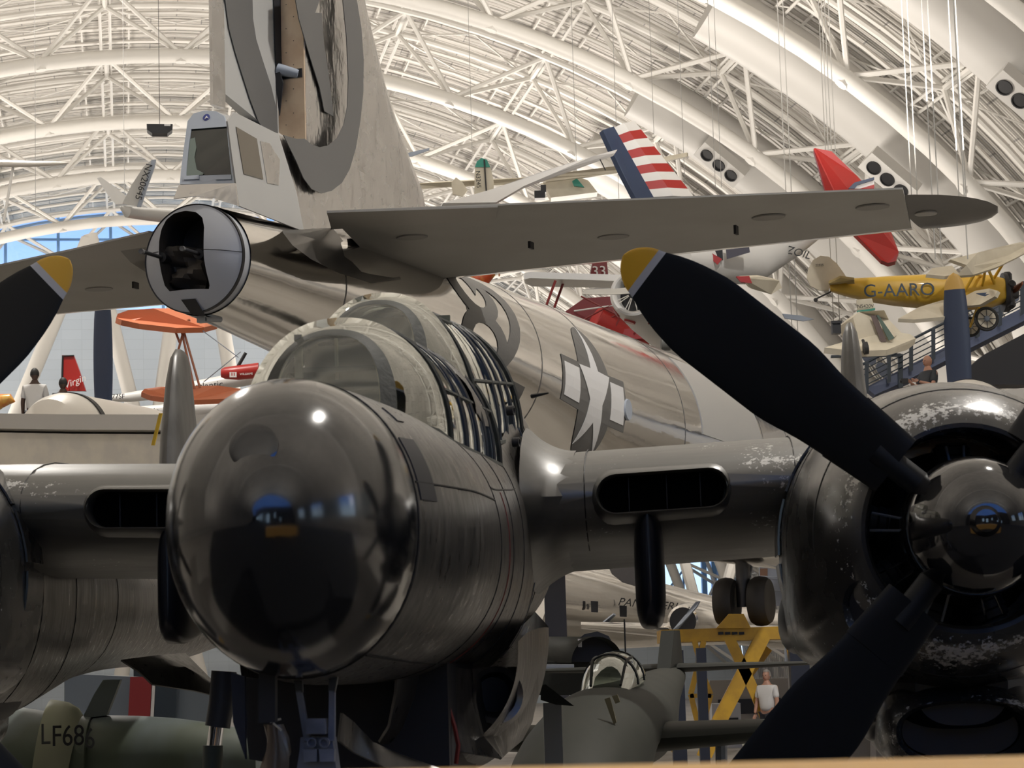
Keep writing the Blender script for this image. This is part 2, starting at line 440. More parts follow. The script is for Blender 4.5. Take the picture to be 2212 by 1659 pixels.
# hanging black loudspeaker
SPK = Frame((0, 0), math.radians(-9)); 
sp = W(345, 285, 60); SPK.O = Vector((sp.x, sp.y, 0)); root = SPK.empty('ceiling_speaker')
bm = NB()
pr = [(-.34, .13), (.34, .13), (.33, -.02), (.2, -.12), (-.2, -.12), (-.33, -.02)]
slab(bm, [Vector((x, -.15, sp.z + z)) for x, z in pr], (0, .4, 0)); obj('cabinet', bm, M_black, root, smooth=False)
bm = NB(); box(bm, (.2, -.36, sp.z + .1), (.16, .02, .05)); obj('badge', bm, mat('light_grey', (.6, .6, .6), .5), root)
bm = NB(); tube(bm, [(0, 0, sp.z + .1), (0, 0, 26)], .008, 5); obj('hanger', bm, M_black, root)
tag(root, 'black wedge shaped loudspeaker hanging from the roof left of the bomber tail', 'speaker')
# suspension cables
m_cab = mat('cable', (.35, .34, .33), .4); m_cabw = mat('white_cable', (.42, .41, .39), .5)
for px, y0, y1, d, w in ((1540, -40, 405, 60, 0), (1527, -40, 405, 60, 0), (1320, -40, 430, 62, 0), (1232, -40, 430, 64, 0), (75, -40, 455, 60, 0), (265, -40, 430, 62, 0),
        (2045, -60, 430, 44, 1), (2060, -60, 430, 44, 1), (1780, 130, 420, 52, 1), (1795, 130, 420, 52, 1), (1960, 250, 425, 46, 1), (1972, 250, 425, 46, 1), (1400, -40, 300, 64, 0), (1700, 470, 790, 52, 1), (1712, 470, 790, 52, 1),
        (1790, 470, 700, 53, 1), (1803, 470, 700, 53, 1), (1462, -40, 620, 60, 0), (1010, -30, 330, 68, 0), (2015, 455, 560, 40, 1), (2028, 455, 560, 40, 1), (2084, 440, 560, 37, 1)):
    a = W(px, y0, d); b = Vector((a.x, a.y, W(px, y1, d).z)); lim = 24.0
    bm = NB(); tube(bm, [b, Vector((a.x, a.y, max(a.z + 1, lim)))], .011 if w else .008, 5)
    tag(obj('suspension_cable', bm, m_cabw if w else m_cab), 'thin steel cable hanging straight down from the roof' if not w else 'thin white painted cable hanging straight down from the roof', 'cable', 'grey roof cables' if not w else 'white roof cables')
# ================================================================ black night fighter (foreground)
KP = 6500.0; VPX = 1455.0
P = Frame(((778 - 1106) / 5000 * 9.6, 9.6), math.atan((VPX - 1106) / 5000))
p61 = P.empty('night_fighter_airplane')
tag(p61, 'large glossy black twin-engine airplane nose-on in front, two-step glazed canopy', 'airplane')
m_blk = mat('worn_gloss_black_paint', (.022, .021, .02), .24, ior=2.1, bump=(2.2, .22, (1, .35, 1), .012), rvary=(7, .36, (1, .3, 3)))
m_blk2 = mat('streaked_black_skin', (.035, .032, .029), .27, .35, ior=2.2, bump=(14, .12, (2.5, 2.5, .12), .004), rvary=(9, .42, (3, 3, .3)), vary=(9, (.075, .068, .06), (3, 3, .25), .4, .75))
m_radome = mat('radome_gloss_black', (.008, .009, .011), .10, ior=1.85, bump=(1.5, .10, (1, 1, 1), .01), rvary=(3, .17))
m_seam = mat('panel_seam', (.004, .004, .004), .6)
m_red = mat('red_stripe', (.22, .03, .02), .4)
PZ = lambda y, py, x=0: P.zat(x, y, py)
# nose radome: keys (y, cx, hw, zt, zb, n, zm)
yr = -1.72                                                     # seam station
zt0, zb0 = PZ(yr, 821), PZ(yr, 1466); zm0 = (zt0 + zb0) / 2
hw0 = abs(P.hy(905, 1150, yr).x)
tipy = yr - .78
prof = [(0, .012), (.006, .10), (.03, .23), (.08, .38), (.16, .53), (.28, .69), (.45, .83), (.65, .93), (.85, .985), (1, 1)]
nose = Body([(tipy + .78 * a, 0, hw0 * b, lerp(zm0 - .02, zt0, b), lerp(zm0 - .02, zb0, b), 2.05, lerp(zm0 - .02, zm0, b)) for a, b in prof])
bm = NB(); nose.skin(bm, 0, 0, 0, 64, ys=[tipy + .78 * (i / 40) ** 2 for i in range(41)]); radome = obj('radome', bm, m_radome, p61)
fus = Body([(yr, 0, hw0, zt0, zb0, 2.05, zm0), (-1.35, 0, .505, zt0 + .015, PZ(-1.35, 1474), 2.1, zm0), (-1.0, 0, .575, zt0 + .02, PZ(-1., 1480), 2.15, zm0),
    (-.4, 0, .60, zt0 + .04, PZ(-.4, 1478), 2.2, zm0), (.3, 0, .60, zt0 + .10, PZ(.3, 1475), 2.25, zm0 + .03), (1.2, 0, .595, zt0 + .22, PZ(1.2, 1480), 2.3, zm0 + .08), (1.9, 0, .59, PZ(1.9, 745), PZ(1.9, 1490), 2.3, zm0 + .15),
    (2.6, 0, .585, PZ(2.6, 745), 1.72, 2.3, zm0 + .2), (4.2, 0, .56, PZ(2.6, 745) + .03, 1.8, 2.2, zm0 + .25), (6.5, 0, .3, PZ(2.6, 745) - .1, 2.1, 2.2, zm0 + .35), (7.8, 0, .04, 2.75, 2.5, 2, 2.6)])
bm = NB(); fus.skin(bm, yr, 7.8, 60, 72); fuselage = obj('fuselage', bm, m_blk2, p61)
# seam rings, red line, panel lines
def ring(body, y, w, m, name='panel_seam', a0=0, a1=2 * math.pi, off=.003, parent=None):
    bm = NB(); body.strip(bm, y, y + w, a0, a1, off, .004, 60); return obj(name, bm, m, parent or p61)
ring(fus, yr, .012, m_seam)
ring(fus, -.42, .006, m_seam); ring(fus, .25, .005, m_seam, a0=-1.3, a1=1.2); ring(fus, .95, .006, m_seam, a0=-1.3, a1=1.2)
ring(fus, .02, .012, m_red, 'warning_stripe', -1.05, .36)
for (ya, yb, a) in ((-1.7, -.42, .28), (-.42, 1.0, .38), (-1.7, 1.0, -1.02)):
    bm = NB(); tube(bm, [fus.pt(lerp(ya, yb, i / 12), a, .001) for i in range(13)], .004, 5); obj('panel_seam', bm, m_seam, p61)
# small window panels on the side behind the nose seam
m_slot = mat('dark_slot', (.006, .007, .012), .5)
def patch(body, y0, y1, a0, a1, m, name, off=.004):
    bm = NB(); body.strip(bm, y0, y1, a0, a1, off, .008, 14, 3); return obj(name, bm, m, p61)
patch(fus, -1.68, -1.52, .16, .62, m_slot, 'access_panel')
patch(fus, -1.52, -1.44, .80, .95, mat('panel_edge', (.05, .05, .05), .3), 'access_panel')
# round cap on top of the radome and lower bracket
q = None
def on_body(body, px, py, y0, y1):
    """surface point of a body seen at a pixel (nearest to camera)"""
    best = None
    for i in range(80):
        y = lerp(y0, y1, i / 79)
        for j in range(180):
            a = 2 * math.pi * j / 180; p = body.pt(y, a); u, v = P.proj(p); e = (u - px) ** 2 + (v - py) ** 2
            if e < 40 and (best is None or p.y < best[0]): best = (p.y, p, y, a)
    return best
h = on_body(nose, 545, 965, tipy + .02, yr - .05)
if h:
    bm = NB(); nrm = Vector((h[1].x * .8, -1.1, (h[1].z - zm0) * 1.6)).normalized()
    lathe(bm, [(-.02, .078), (.0045, .078), (.007, .072), (.008, .05), (.010, .02)], h[1], nrm, 28); obj('round_cap', bm, m_radome, p61)
# rivet dots

# ---- canopies
m_glass = glass_mat('canopy_glass', (.60, .63, .52), .10, .03, (1.3, .25, (1, 1, 1)))
m_glass_side = glass_mat('canopy_side_glass', (.32, .34, .30), .82, .03, (3.0, .8, (1.5, 1.5, .5)))
m_frame = mat('canopy_frame_grey', (.06, .063, .056), .65, spec=.25, bump=(30, .2))
m_frame_d = mat('canopy_bar_dark', (.03, .03, .03), .35)
m_cream = mat('cream_interior_paint', (.72, .68, .52), .6, vary=(2, (.5, .47, .36)))
def arch_pts(y, hw, zs, zt, n=24, a0=0, a1=math.pi, ex=2.2):
    return [Vector((hw * math.copysign(abs(math.cos(a)) ** (2 / ex), math.cos(a)), y, zs + (zt - zs) * abs(math.sin(a)) ** (2 / ex))) for a in [a0 + (a1 - a0) * i / n for i in range(n + 1)]]
def canopy(y0, hwi, zs0, zti, hwo, zto, y1, hw1, zs1, zt1, y2, hw2, zs2, zt2, bars, cname):
    can = []
    # flat windshield inside the front arch, leaning back
    lean = .18
    def lp(p): return Vector((p.x, y0 + (p.z - zs0) / (zti - zs0) * lean, p.z))
    bm = NB(); pts = [lp(p) for p in arch_pts(y0, hwi, zs0, zti, 24, 0, math.pi, 2.6)]; bm.faces.new([bm.verts.new(p) for p in pts]); 
    ws = obj('windshield', bm, m_glass, p61, smooth=False, recalc=False)
    bm = NB(); i_ = [lp(p) for p in arch_pts(y0, hwi, zs0, zti, 30, 0, math.pi, 2.6)]; o_ = [lp(p) + Vector((0, .05, 0)) for p in arch_pts(y0, hwo, zs0, zto, 30, 0, math.pi, 2.3)]
    back = [p + Vector((0, .03, 0)) for p in i_]; bo = [p + Vector((0, .03, 0)) for p in o_]
    faces(bm, [[i_[k], o_[k], bo[k], back[k]] for k in range(31)]); obj('windshield_frame', bm, m_frame, ws)
    bm = NB(); tube(bm, [p + Vector((0, .02, 0)) for p in i_], .006, 6); obj('windshield_trim', bm, m_cream, ws)
    # rounded quarter panels from the frame to the wide arch, then side panels
    A = [lp(p) + Vector((0, .06, 0)) for p in arch_pts(y0, hwo, zs0, zto, 30, 0, math.pi, 2.3)]
    B = arch_pts(y1, hw1, zs1, zt1, 30); C = arch_pts(y2, hw2, zs2, zt2, 30)
    mid = [a.lerp(b, .55) + (b - Vector((0, b.y, zs1))).normalized() * .035 for a, b in zip(A, B)]
    bm = NB(); faces(bm, [A, mid, B], False, False, False); obj('quarter_glass', bm, m_glass, p61, recalc=False)
    bm = NB(); faces(bm, [B, [b.lerp(c, .5) + Vector((0, 0, .0)) for b, c in zip(B, C)], C], False, False, False); obj('side_glass', bm, m_glass_side, p61, recalc=False)
    tubes = []
    for pts, r in ((B, .013), (C, .013)):
        bm = NB(); tube(bm, pts, r, 6); obj('canopy_bar', bm, m_frame, p61)
    for t in bars:
        bm = NB(); tube(bm, [b.lerp(c, t) for b, c in zip(B, C)], .011, 6); obj('canopy_bar', bm, m_frame_d, p61)
    for k in (4, 10, 20, 26):
        bm = NB(); tube(bm, [B[k], C[k]], .010, 6); obj('canopy_rail', bm, m_frame, p61)
    for k in (0, 30):
        bm = NB(); tube(bm, [A[k], mid[k], B[k], C[k]], .016, 6); obj('canopy_sill', bm, m_frame, p61)
    return A, B, C
y0 = -1.02
zc = lambda y, py: PZ(y, py)
def fz(y, x):
    _, hw, zt_, zb_, n_, zm = fus.par(y); return zm + (zt_ - zm) * max(0, 1 - (x / hw) ** n_) ** (1 / n_) - .015
A1_, B1_, C1_ = canopy(y0, .205, fz(y0, .25) - .02, zc(y0 + .15, 722), .262, zc(y0 + .15, 703), -.45, .415, fz(-.45, .415), zc(-.45, 699), .95, .50, fz(.95, .50), zc(.95, 752), (.28, .52, .70, .86), 'pilot')
y0 = .36
A2_, B2_, C2_ = canopy(y0, .185, zc(y0, 748) - .08, zc(y0 + .15, 655), .235, zc(y0 + .15, 640), .85, .42, fz(.85, .42), zc(.85, 648), 2.05, .53, fz(2.05, .53), zc(2.05, 690), (.45, .62, .80), 'gunner')
# decking between the steps, interior panels
bm = NB(); faces(bm, [[p + Vector((0, 0, -.02)) for p in arch_pts(.36, .45, zc(.4, 900), zc(.38, 752), 20)], [p for p in arch_pts(.40, .45, zc(.4, 900), zc(.38, 748), 20)], arch_pts(.95, .49, zc(.95, 985), zc(.95, 800), 20)], False)
obj('cockpit_deck', bm, m_blk, p61)
bm = NB(); box(bm, (0, -.45, zc(-.45, 818)), (.36, .6, .02)); obj('instrument_shroud', bm, mat('olive_black', (.03, .032, .026), .6), p61)
bm = NB(); box(bm, (-.05, .15, zc(.15, 790)), (.42, .03, .18)); obj('cockpit_bulkhead', bm, mat('olive_interior', (.20, .21, .15), .6), p61)
bm = NB(); box(bm, (.0, -.7, zc(-.7, 775)), (.012, .012, .16)); box(bm, (-.14, -.75, zc(-.75, 770)), (.03, .02, .18)); obj('gun_sight_post', bm, m_cream, p61)
bm = NB(); box(bm, (.0, 1.35, zc(1.35, 735)), (.5, .03, .22)); obj('cockpit_bulkhead', bm, MATS['olive_interior'], p61)
# fairing band behind canopies
for y, w in ((1.98, .05), (2.35, .008)):
    ring(fus, y, w, m_blk if w > .02 else m_seam, 'fairing_band', -.9, math.pi + .2, .006)
# vent holes on the rear side band
for px, py in ((1105, 887), (1117, 955)):
    pz = P.hx(px, py, .585); bm = NB(); lathe(bm, [(-.02, .022), (.012, .022), (.012, .014), (0, .012)], pz, (1, -.2, 0), 14); obj('vent_hole', bm, M_black, p61)
bm = NB(); tube(bm, [(.57, 2.3, PZ(2.3, 865)), (.66, 2.25, PZ(2.3, 862))], [.012, .004], 6); obj('probe', bm, M_black, p61)
# ---- belly pod behind the nose wheel bay, open bay
pod = Body([(-.25, 0, .585, 1.95, 1.52, 2.3, 1.75), (.2, 0, .60, 1.95, 1.28, 2.3, 1.75), (.9, 0, .60, 2.0, 1.15, 2.4, 1.8), (2.2, 0, .59, 2.0, 1.12, 2.4, 1.85), (4.4, 0, .5, 2.1, 1.35, 2.3, 1.9), (6.6, 0, .2, 2.3, 2.0, 2, 2.15)])
bm = NB(); pod.skin(bm, .35, 6.6, 20, 48, a0=math.radians(180), a1=math.radians(360)); obj('belly', bm, m_blk2, p61)
# flat nose wheel doors and bay
m_navy = mat('navy_bay', (.012, .018, .045), .45)
def quad(name, pts, th, m, parent=p61):
    bm = NB(); slab(bm, pts, th); return obj(name, bm, m, parent, smooth=False)
z1 = 1.05
hx = P.hx
quad('nose_wheel_door', [hx(825, 1445, -.02), hx(862, 1425, .02), hx(852, 1580, .02), hx(828, 1600, -.02)], (.02, 0, 0), m_navy)
bm = NB(); box(bm, (-.02, .5, 1.42), (.72, 1.2, .5)); obj('wheel_bay', bm, M_dark, p61, smooth=False)
# curved lower skin panel right of the bay with flared bottom edge
def panel_px(rows, name, m, th=.012):
    """rows: list of [(px, py, local y), ...]"""
    bm = NB(); faces(bm, [[P.hy(px, py, y) for px, py, y in r] for r in rows], False, False, False)
    bmesh.ops.subdivide_edges(bm, edges=bm.edges[:], cuts=3, use_grid_fill=True, smooth=1.)
    bmesh.ops.solidify(bm, geom=bm.faces[:], thickness=th)
    return obj(name, bm, m, p61)
panel_px([[(862, 1420, -.30), (856, 1500, -.25), (842, 1570, -.2), (820, 1605, -.15)],
          [(935, 1432, .0), (935, 1505, .05), (925, 1575, .1), (925, 1612, .1)],
          [(1005, 1445, .35), (1018, 1515, .4), (1040, 1585, .4), (1085, 1638, .45)]], 'lower_side_panel', m_blk2)
panel_px([[(1005, 1445, .36), (1018, 1515, .41), (1040, 1585, .41), (1085, 1638, .46)],
          [(1085, 1440, .9), (1095, 1505, .95), (1105, 1575, 1.), (1098, 1625, 1.)],
          [(1162, 1440, 2.0), (1163, 1500, 2.0), (1150, 1560, 2.), (1128, 1600, 2.)]], 'cannon_fairing', m_blk2)
g = P.hy(1062, 1500, .62)
bm = NB(); lathe(bm, [(-.10, .06), (.03, .11), (.06, .125), (.05, .10), (-.05, .06)], g, (.45, -1, -.05), 30); po = obj('gun_port', bm, m_blk2, p61)
bm = NB(); lathe(bm, [(.0, .075), (.02, .075)], g, (.45, -1, -.05), 24); obj('port_recess', bm, M_black, po)
bm = NB(); tube(bm, [P.hy(x, y, yy) for x, y, yy in ((963, 1445, -.02), (966, 1520, .0), (982, 1570, .02), (990, 1610, .02), (985, 1650, .02))], .010, 6); obj('warning_stripe', bm, m_red, p61)
# rear lower curl left of the panel (open bottom door, seen from inside)
panel_px([[(735, 1540, -.6), (760, 1560, -.5), (800, 1605, -.4), (860, 1635, -.3)],
          [(728, 1600, -.6), (760, 1625, -.5), (830, 1660, -.4), (960, 1668, -.3)]], 'open_bay_door', m_blk2)
quad('nose_wheel_door', [P.hy(500, 1452, -.9), P.hy(530, 1462, -.9), P.hy(532, 1640, -.9), P.hy(505, 1560, -.9)], (0, .03, 0), m_navy)
quad('nose_wheel_door', [P.hy(520, 1462, -.6), P.hy(660, 1478, -.6), P.hy(660, 1660, -.6), P.hy(540, 1640, -.6)], (0, .03, 0), M_dark)
quad('wheel_bay_wall', [P.hy(660, 1455, 0.), P.hy(862, 1430, 0.), P.hy(858, 1600, 0.), P.hy(700, 1620, 0.)], (0, .03, 0), m_navy)
# tow bracket below the radome
br = (lambda x, y, yy=-1.75: P.hy(x, y, yy))
bm = NB(); slab(bm, [br(537, 1388), br(545, 1383), br(604, 1383), br(628, 1388), br(612, 1420), br(597, 1428), br(597, 1560), br(562, 1560), br(562, 1428), br(550, 1412)], (0, .05, 0)); bk = obj('tow_bracket', bm, M_black, p61, 25)
bm = NB(); lathe(bm, [(-.01, .008), (.035, .008), (.035, .005)], br(580, 1402), (0, -1, 0), 10); obj('bolt', bm, M_steelgrey, bk)
# nose gear strut: pale blue grey forging
gear = (lambda x, y, yy=-1.45: P.hy(x, y, yy))
m_gear = mat('gear_blue_grey', (.24, .27, .36), .4, vary=(6, (.15, .17, .22)))
gs = quad('nose_gear', [gear(654, 1592), gear(722, 1592), gear(726, 1622), gear(736, 1700), (gear(640, 1700)), gear(652, 1622)], (0, .10, 0), m_gear)
for x0, x1, x2, x3 in ((640, 652, 672, 658), (712, 724, 724, 710)):
    quad('side_link', [gear(x0, 1492, -1.5), gear(x1, 1492, -1.5), gear(x2, 1600, -1.5), gear(x3, 1600, -1.5)], (0, .03, 0), m_gear, gs)
for x0, x1 in ((633, 655), (712, 724)):
    quad('upper_link', [gear(x0, 1455, -1.5), gear(x0 + 20, 1455, -1.5), gear(x1, 1496, -1.5), gear(x1 - 14, 1496, -1.5)], (0, .03, 0), mat('gear_dark', (.06, .065, .07), .4), gs)
quad('hinge_block', [gear(666, 1552, -1.52), gear(704, 1552, -1.52), gear(706, 1585, -1.52), gear(664, 1585, -1.52)], (0, .07, 0), m_gear, gs)
for x in (675, 702):
    bm = NB(); lathe(bm, [(0, .018), (.02, .018), (.02, .012), (.004, .011)], gear(x, 1604, -1.53), (0, -1, 0), 16); obj('eyelet', bm, m_gear, gs)
for x0, x1 in ((655, 687), (690, 724)):
    quad('pad', [gear(x0, 1618, -1.54), gear(x1, 1618, -1.54), gear(x1 - 1, 1645, -1.54), gear(x0 + 4, 1645, -1.54)], (0, .04, 0), m_gear, gs)
w0 = gear(690, 1700).x
for dx in (0,):
    bm = NB(); lathe(bm, [(-.11, .12), (-.11, .30), (-.08, .345), (0, .36), (.08, .345), (.11, .30), (.11, .12)], (w0, -1.4, .36), (1, 0, 0), 32); obj('nose_wheel', bm, M_rubber, gs)
bm = NB(); box(bm, (w0, -1.4, .78), (.07, .09, .75)); obj('strut', bm, m_gear, gs)
bm = NB(); box(bm, (w0 - .14, -1.4, .62), (.03, .08, .56)); box(bm, (w0 + .14, -1.4, .62), (.03, .08, .56)); box(bm, (w0, -1.4, .90), (.3, .08, .04)); box(bm, (w0, -1.4, .36), (.3, .05, .05)); obj('fork', bm, m_gear, gs)
# ---- wings
m_wing = mat('wing_black_paint', (.05, .05, .044), .36, ior=2.15, bump=(3, .2, (.5, 1, 1), .012), rvary=(6, .42, (.4, 2, 2)), vary=(7, (.08, .076, .066), (.3, 2, 4), .45, .8))
def wst(x, py_le, py_top, py_bot, y_le, ch):
    zl = P.zat(x, y_le, py_le)
    zt = P.zat(x, y_le + ch * .3, py_top); zb = P.zat(x, y_le + ch * .3, py_bot)
    return x, y_le, ch, (zt + zb) / 2, zt - zb
Ra = wst(.50, 1130, 984, 1226, 1.45, 3.6); Rb = wst(1.98, 1085, 940, 1180, 1.40, 3.5)
sl = (Rb[3] - Ra[3]) / (Rb[0] - Ra[0])
def wing_half(sg):
    st = []
    for x, ch, th, yl in ((.30, 3.6, Ra[4], 1.45), (.62, 3.6, Ra[4], 1.45), (1.3, 3.55, (Ra[4] + Rb[4]) / 2, 1.42), (2.0, 3.5, Rb[4], 1.40), (3.3, 3.2, .50, 1.45), (5.5, 2.5, .36, 1.75), (8.2, 1.6, .2, 2.15)):
        z = Ra[3] + sl * (x - .5)
        st.append((Vector((sg * x, yl, z - .02)), Vector((sg * x, yl + ch, z - .05)), th))
    bm = NB(); wing(bm, st, 22); return obj('wing', bm, m_wing, p61)
wings = {}
for sg in (1, -1):
    wings[sg] = wing_half(sg)
    cxi = 1.23; hwx = .31; zc_ = Ra[3] + sl * (cxi - .5) - .03
    for side in (0,):
        # bulged stadium lip and recessed dark intake
        def stad(hw, hh, y, n=12, zoff=0.):
            pts = []
            for k in range(n + 1):
                a = -math.pi / 2 + math.pi * k / n; pts.append((hw - hh + hh * math.cos(a), hh * math.sin(a)))
            for k in range(n + 1):
                a = math.pi / 2 + math.pi * k / n; pts.append((-(hw - hh) + hh * math.cos(a), hh * math.sin(a)))
            return [Vector((sg * cxi + x, y, zc_ + zoff + z + sl * x * sg)) for x, z in pts]
        bm = NB(); faces(bm, [stad(hwx + .15, .17, 1.85), stad(hwx + .08, .15, 1.62), stad(hwx + .035, .118, 1.47), stad(hwx + .014, .102, 1.415), stad(hwx + .004, .094, 1.405), stad(hwx - .004, .088, 1.42), stad(hwx - .008, .085, 1.75)], True, False, True)
        lip = obj('oil_cooler_intake', bm, m_wing, p61)
        boolean(wings[sg], (lambda b: (faces(b, [stad(hwx - .004, .09, 1.2), stad(hwx - .004, .09, 1.72)]), b)[1])(NB()))
        bm = NB(); faces(bm, [stad(hwx - .014, .088, 1.50), stad(hwx - .014, .088, 1.54)]); obj('radiator_grille', bm, mat('grille_black', (.003, .003, .003), 1., spec=0.), lip)
        for k in (-.16, 0.02, .18):
            bm = NB(); box(bm, (sg * cxi + k, 1.49, zc_ + sl * k * sg), (.004, .02, .16)); obj('divider', bm, M_dark, lip)
    # root fillet
    bm = NB()
    fl = []
    for t in range(9):
        u = t / 8; x = lerp(.56, .80, u); e = (1 - u) ** 2
        z = Ra[3] + sl * (x - .5); pr = foil(14)
        fl.append([Vector((sg * x, 1.45 - .16 * e + 3.6 * a, z - .02 + b * (Ra[4] * (1.01 + .42 * e)))) for a, b in pr])
    faces(bm, fl, True, False, False); obj('wing_root_fillet', bm, m_wing, p61)
    # pylon pod below
    pc = P.proj((1.30, 1.6, 2.0))
    xp = P.hy(1402, 1200, 1.6).x
    zb_ = P.hy(1402, 1360, 1.6).z; zt_ = Ra[3] + sl * (xp - .5) - .13
    rad = .072
    py_ = Body([(1.42, sg * xp, .008, zt_, zb_ + .12, 3.2, (zt_ + zb_) / 2), (1.43, sg * xp, .028, zt_, zb_ + .09, 3.4, (zt_ + zb_) / 2), (1.46, sg * xp, .047, zt_, zb_ + .05, 3.6, (zt_ + zb_) / 2), (1.52, sg * xp, .064, zt_, zb_ + .015, 3.6, (zt_ + zb_) / 2), (1.62, sg * xp, rad, zt_, zb_, 3.8, (zt_ + zb_) / 2), (1.95, sg * xp, rad, zt_, zb_ + .03, 3.8, (zt_ + zb_) / 2), (2.5, sg * xp, .02, zt_, zb_ + .25, 2.4, zt_ - .1)])
    bm = NB(); n = 30; py_.skin(bm, 1.42, 2.5, 18, 40, ys=[1.42, 1.422, 1.427, 1.435, 1.445, 1.46, 1.48, 1.51, 1.55, 1.6, 1.7, 1.85, 1.95, 2.1, 2.3, 2.5]); pyl = obj('pylon', bm, mat('pylon_black', (.008, .009, .014), .3), p61)
    bm = NB(); box(bm, (sg * xp, 1.575, zb_ + .03), (.06, .05, .02)); obj('pylon_cap_slot', bm, M_black, pyl)
# panel seams on the right wing
for x in (1.86, .86):
    pr = [q for q in foil(16) if q[0] < .5]
    up_ = sorted([q for q in foil(18)[:19] if q[0] < .45], key=lambda q: q[0])
    lo_ = [(a, -b) for a, b in up_]
    for lst in (up_, lo_):
        for sg in (1, -1):
            bm = NB(); th = lerp(Ra[4], Rb[4], (x - .5) / 1.5); z = Ra[3] + sl * (x - .5)
            tube(bm, [Vector((sg * x, lerp(1.45, 1.40, (x - .5) / 1.5) + a * 3.55, z - .02 + b * th * 1.003)) for a, b in lst], .0035, 5); obj('panel_seam', bm, m_seam, p61)
# ---- engines, nacelles, propellers
def chip_mat(name, base_name, thr):
    m = MATS[base_name].copy(); m.name = name; nt = m.node_tree; N = nt.nodes; L = nt.links; b = N['Principled BSDF']
    tc = N.new('ShaderNodeTexCoord')
    n1 = N.new('ShaderNodeTexNoise'); n1.inputs['Scale'].default_value = 38; n1.inputs['Detail'].default_value = 6; n1.inputs['Roughness'].default_value = .7
    L.new(tc.outputs['Object'], n1.inputs['Vector'])
    n2 = N.new('ShaderNodeTexNoise'); n2.inputs['Scale'].default_value = 2.6; n2.inputs['Detail'].default_value = 1; L.new(tc.outputs['Object'], n2.inputs['Vector'])
    at = N.new('ShaderNodeAttribute'); at.attribute_name = 'wear'
    a1 = N.new('ShaderNodeMath'); a1.operation = 'MULTIPLY_ADD'; a1.inputs[1].default_value = .55; L.new(n2.outputs['Fac'], a1.inputs[0]); L.new(n1.outputs['Fac'], a1.inputs[2])
    a2 = N.new('ShaderNodeMath'); a2.operation = 'MULTIPLY_ADD'; a2.inputs[1].default_value = .24; L.new(at.outputs['Fac'], a2.inputs[0]); L.new(a1.outputs[0], a2.inputs[2])
    g = N.new('ShaderNodeMapRange'); g.inputs['From Min'].default_value = thr; g.inputs['From Max'].default_value = thr + .015; L.new(a2.outputs[0], g.inputs['Value'])
    mx = N.new('ShaderNodeMix'); mx.data_type = 'RGBA'; mx.inputs['B'].default_value = (.62, .62, .60, 1)
    src = b.inputs['Base Color'].links
    if src: L.new(src[0].from_socket, mx.inputs['A'])
    else: mx.inputs['A'].default_value = b.inputs['Base Color'].default_value
    L.new(g.outputs[0], mx.inputs['Factor']); L.new(mx.outputs['Result'], b.inputs['Base Color'])
    MATS[name] = m; return m
m_cowl = mat('cowl_black', (.018, .018, .018), .2, ior=2.0, bump=(2, .15, (1, 1, 1), .012), rvary=(5, .32))
m_chip = chip_mat('chipped_cowl_black', 'cowl_black', .985)
m_wchip = chip_mat('chipped_wing_black', 'wing_black_paint', .985)
def set_wear(o, fn):
    at = o.data.attributes.new('wear', 'FLOAT', 'POINT')
    for i, v in enumerate(o.data.vertices): at.data[i].value = fn(v.co)
for sg in (1, -1):
    wings[sg].data.materials.clear(); wings[sg].data.materials.append(m_wchip)
    set_wear(wings[sg], lambda p: max(0., 1 - abs(p.y - 1.46) / .05) * max(0, min(1, (abs(p.x) - .9) / .9)) if abs(p.x) < 2.6 and p.z > Ra[3] - .02 else 0.)
HUB = P.hy(2104, 1138, 0.0)
ex_, ez_ = HUB.x, HUB.z; EXR = ex_; EXL = ex_ + .05
m_blade = mat('blade_black_matt', (.007, .009, .012), .5, spec=.25)
m_tip = mat('blade_tip_yellow', (.80, .46, .04), .35, spec=.5)
m_btip = mat('blade_band_white', (.55, .57, .62), .45)
m_spin = mat('spinner_polished_black', (.012, .012, .013), .07, ior=1.9)
RB = 1.82
def blade_pt(r, u, side):
    """r along blade, u -1..1 across, side +-1 face; blade twisted about its axis"""
    t = r / RB
    w = pchip([.10, .17, .22, .30, .42, .55, .75, .83, .89, .93, .955, .98, .995, 1.0], [.13, .132, .135, .145, .162, .195, .195, .175, .145, .115, .10, .068, .032, .008], t)
    th = pchip([.1, .25, .5, 1.], [.07, .04, .022, .006], t)
    tw = math.radians(pchip([.1, .3, .6, 1.], [22, 22, 19, 14], t))
    x = u * w; h = side * th * math.sqrt(max(0, 1 - u * u)) * .9
    return Vector((x * math.cos(tw) - h * math.sin(tw) * 1, -(x * math.sin(tw) + h * math.cos(tw)), r))
def blade_mesh(r0, r1, nr, grow=0.):
    bm = NB(); rings = []
    for i in range(nr + 1):
        r = lerp(r0, r1, i / nr)
        if r1 >= RB: r = r0 + (r1 - r0) * (1 - (1 - i / nr) ** 2)
        us = [math.cos(math.pi * k / 12) for k in range(13)]
        ring_ = [blade_pt(r, u, 1) for u in us] + [blade_pt(r, u, -1) for u in us[1:-1][::-1]]
        rings.append([p * 1.0 if not grow else Vector((p.x * (1 + grow), p.y * (1 + grow * 3), p.z)) for p in ring_])
    faces(bm, rings); return bm
def rotY(bm, ang, c):
    R = Matrix.Translation(c) @ Matrix.Rotation(ang, 4, 'Y'); bmesh.ops.transform(bm, matrix=R, verts=bm.verts[:])
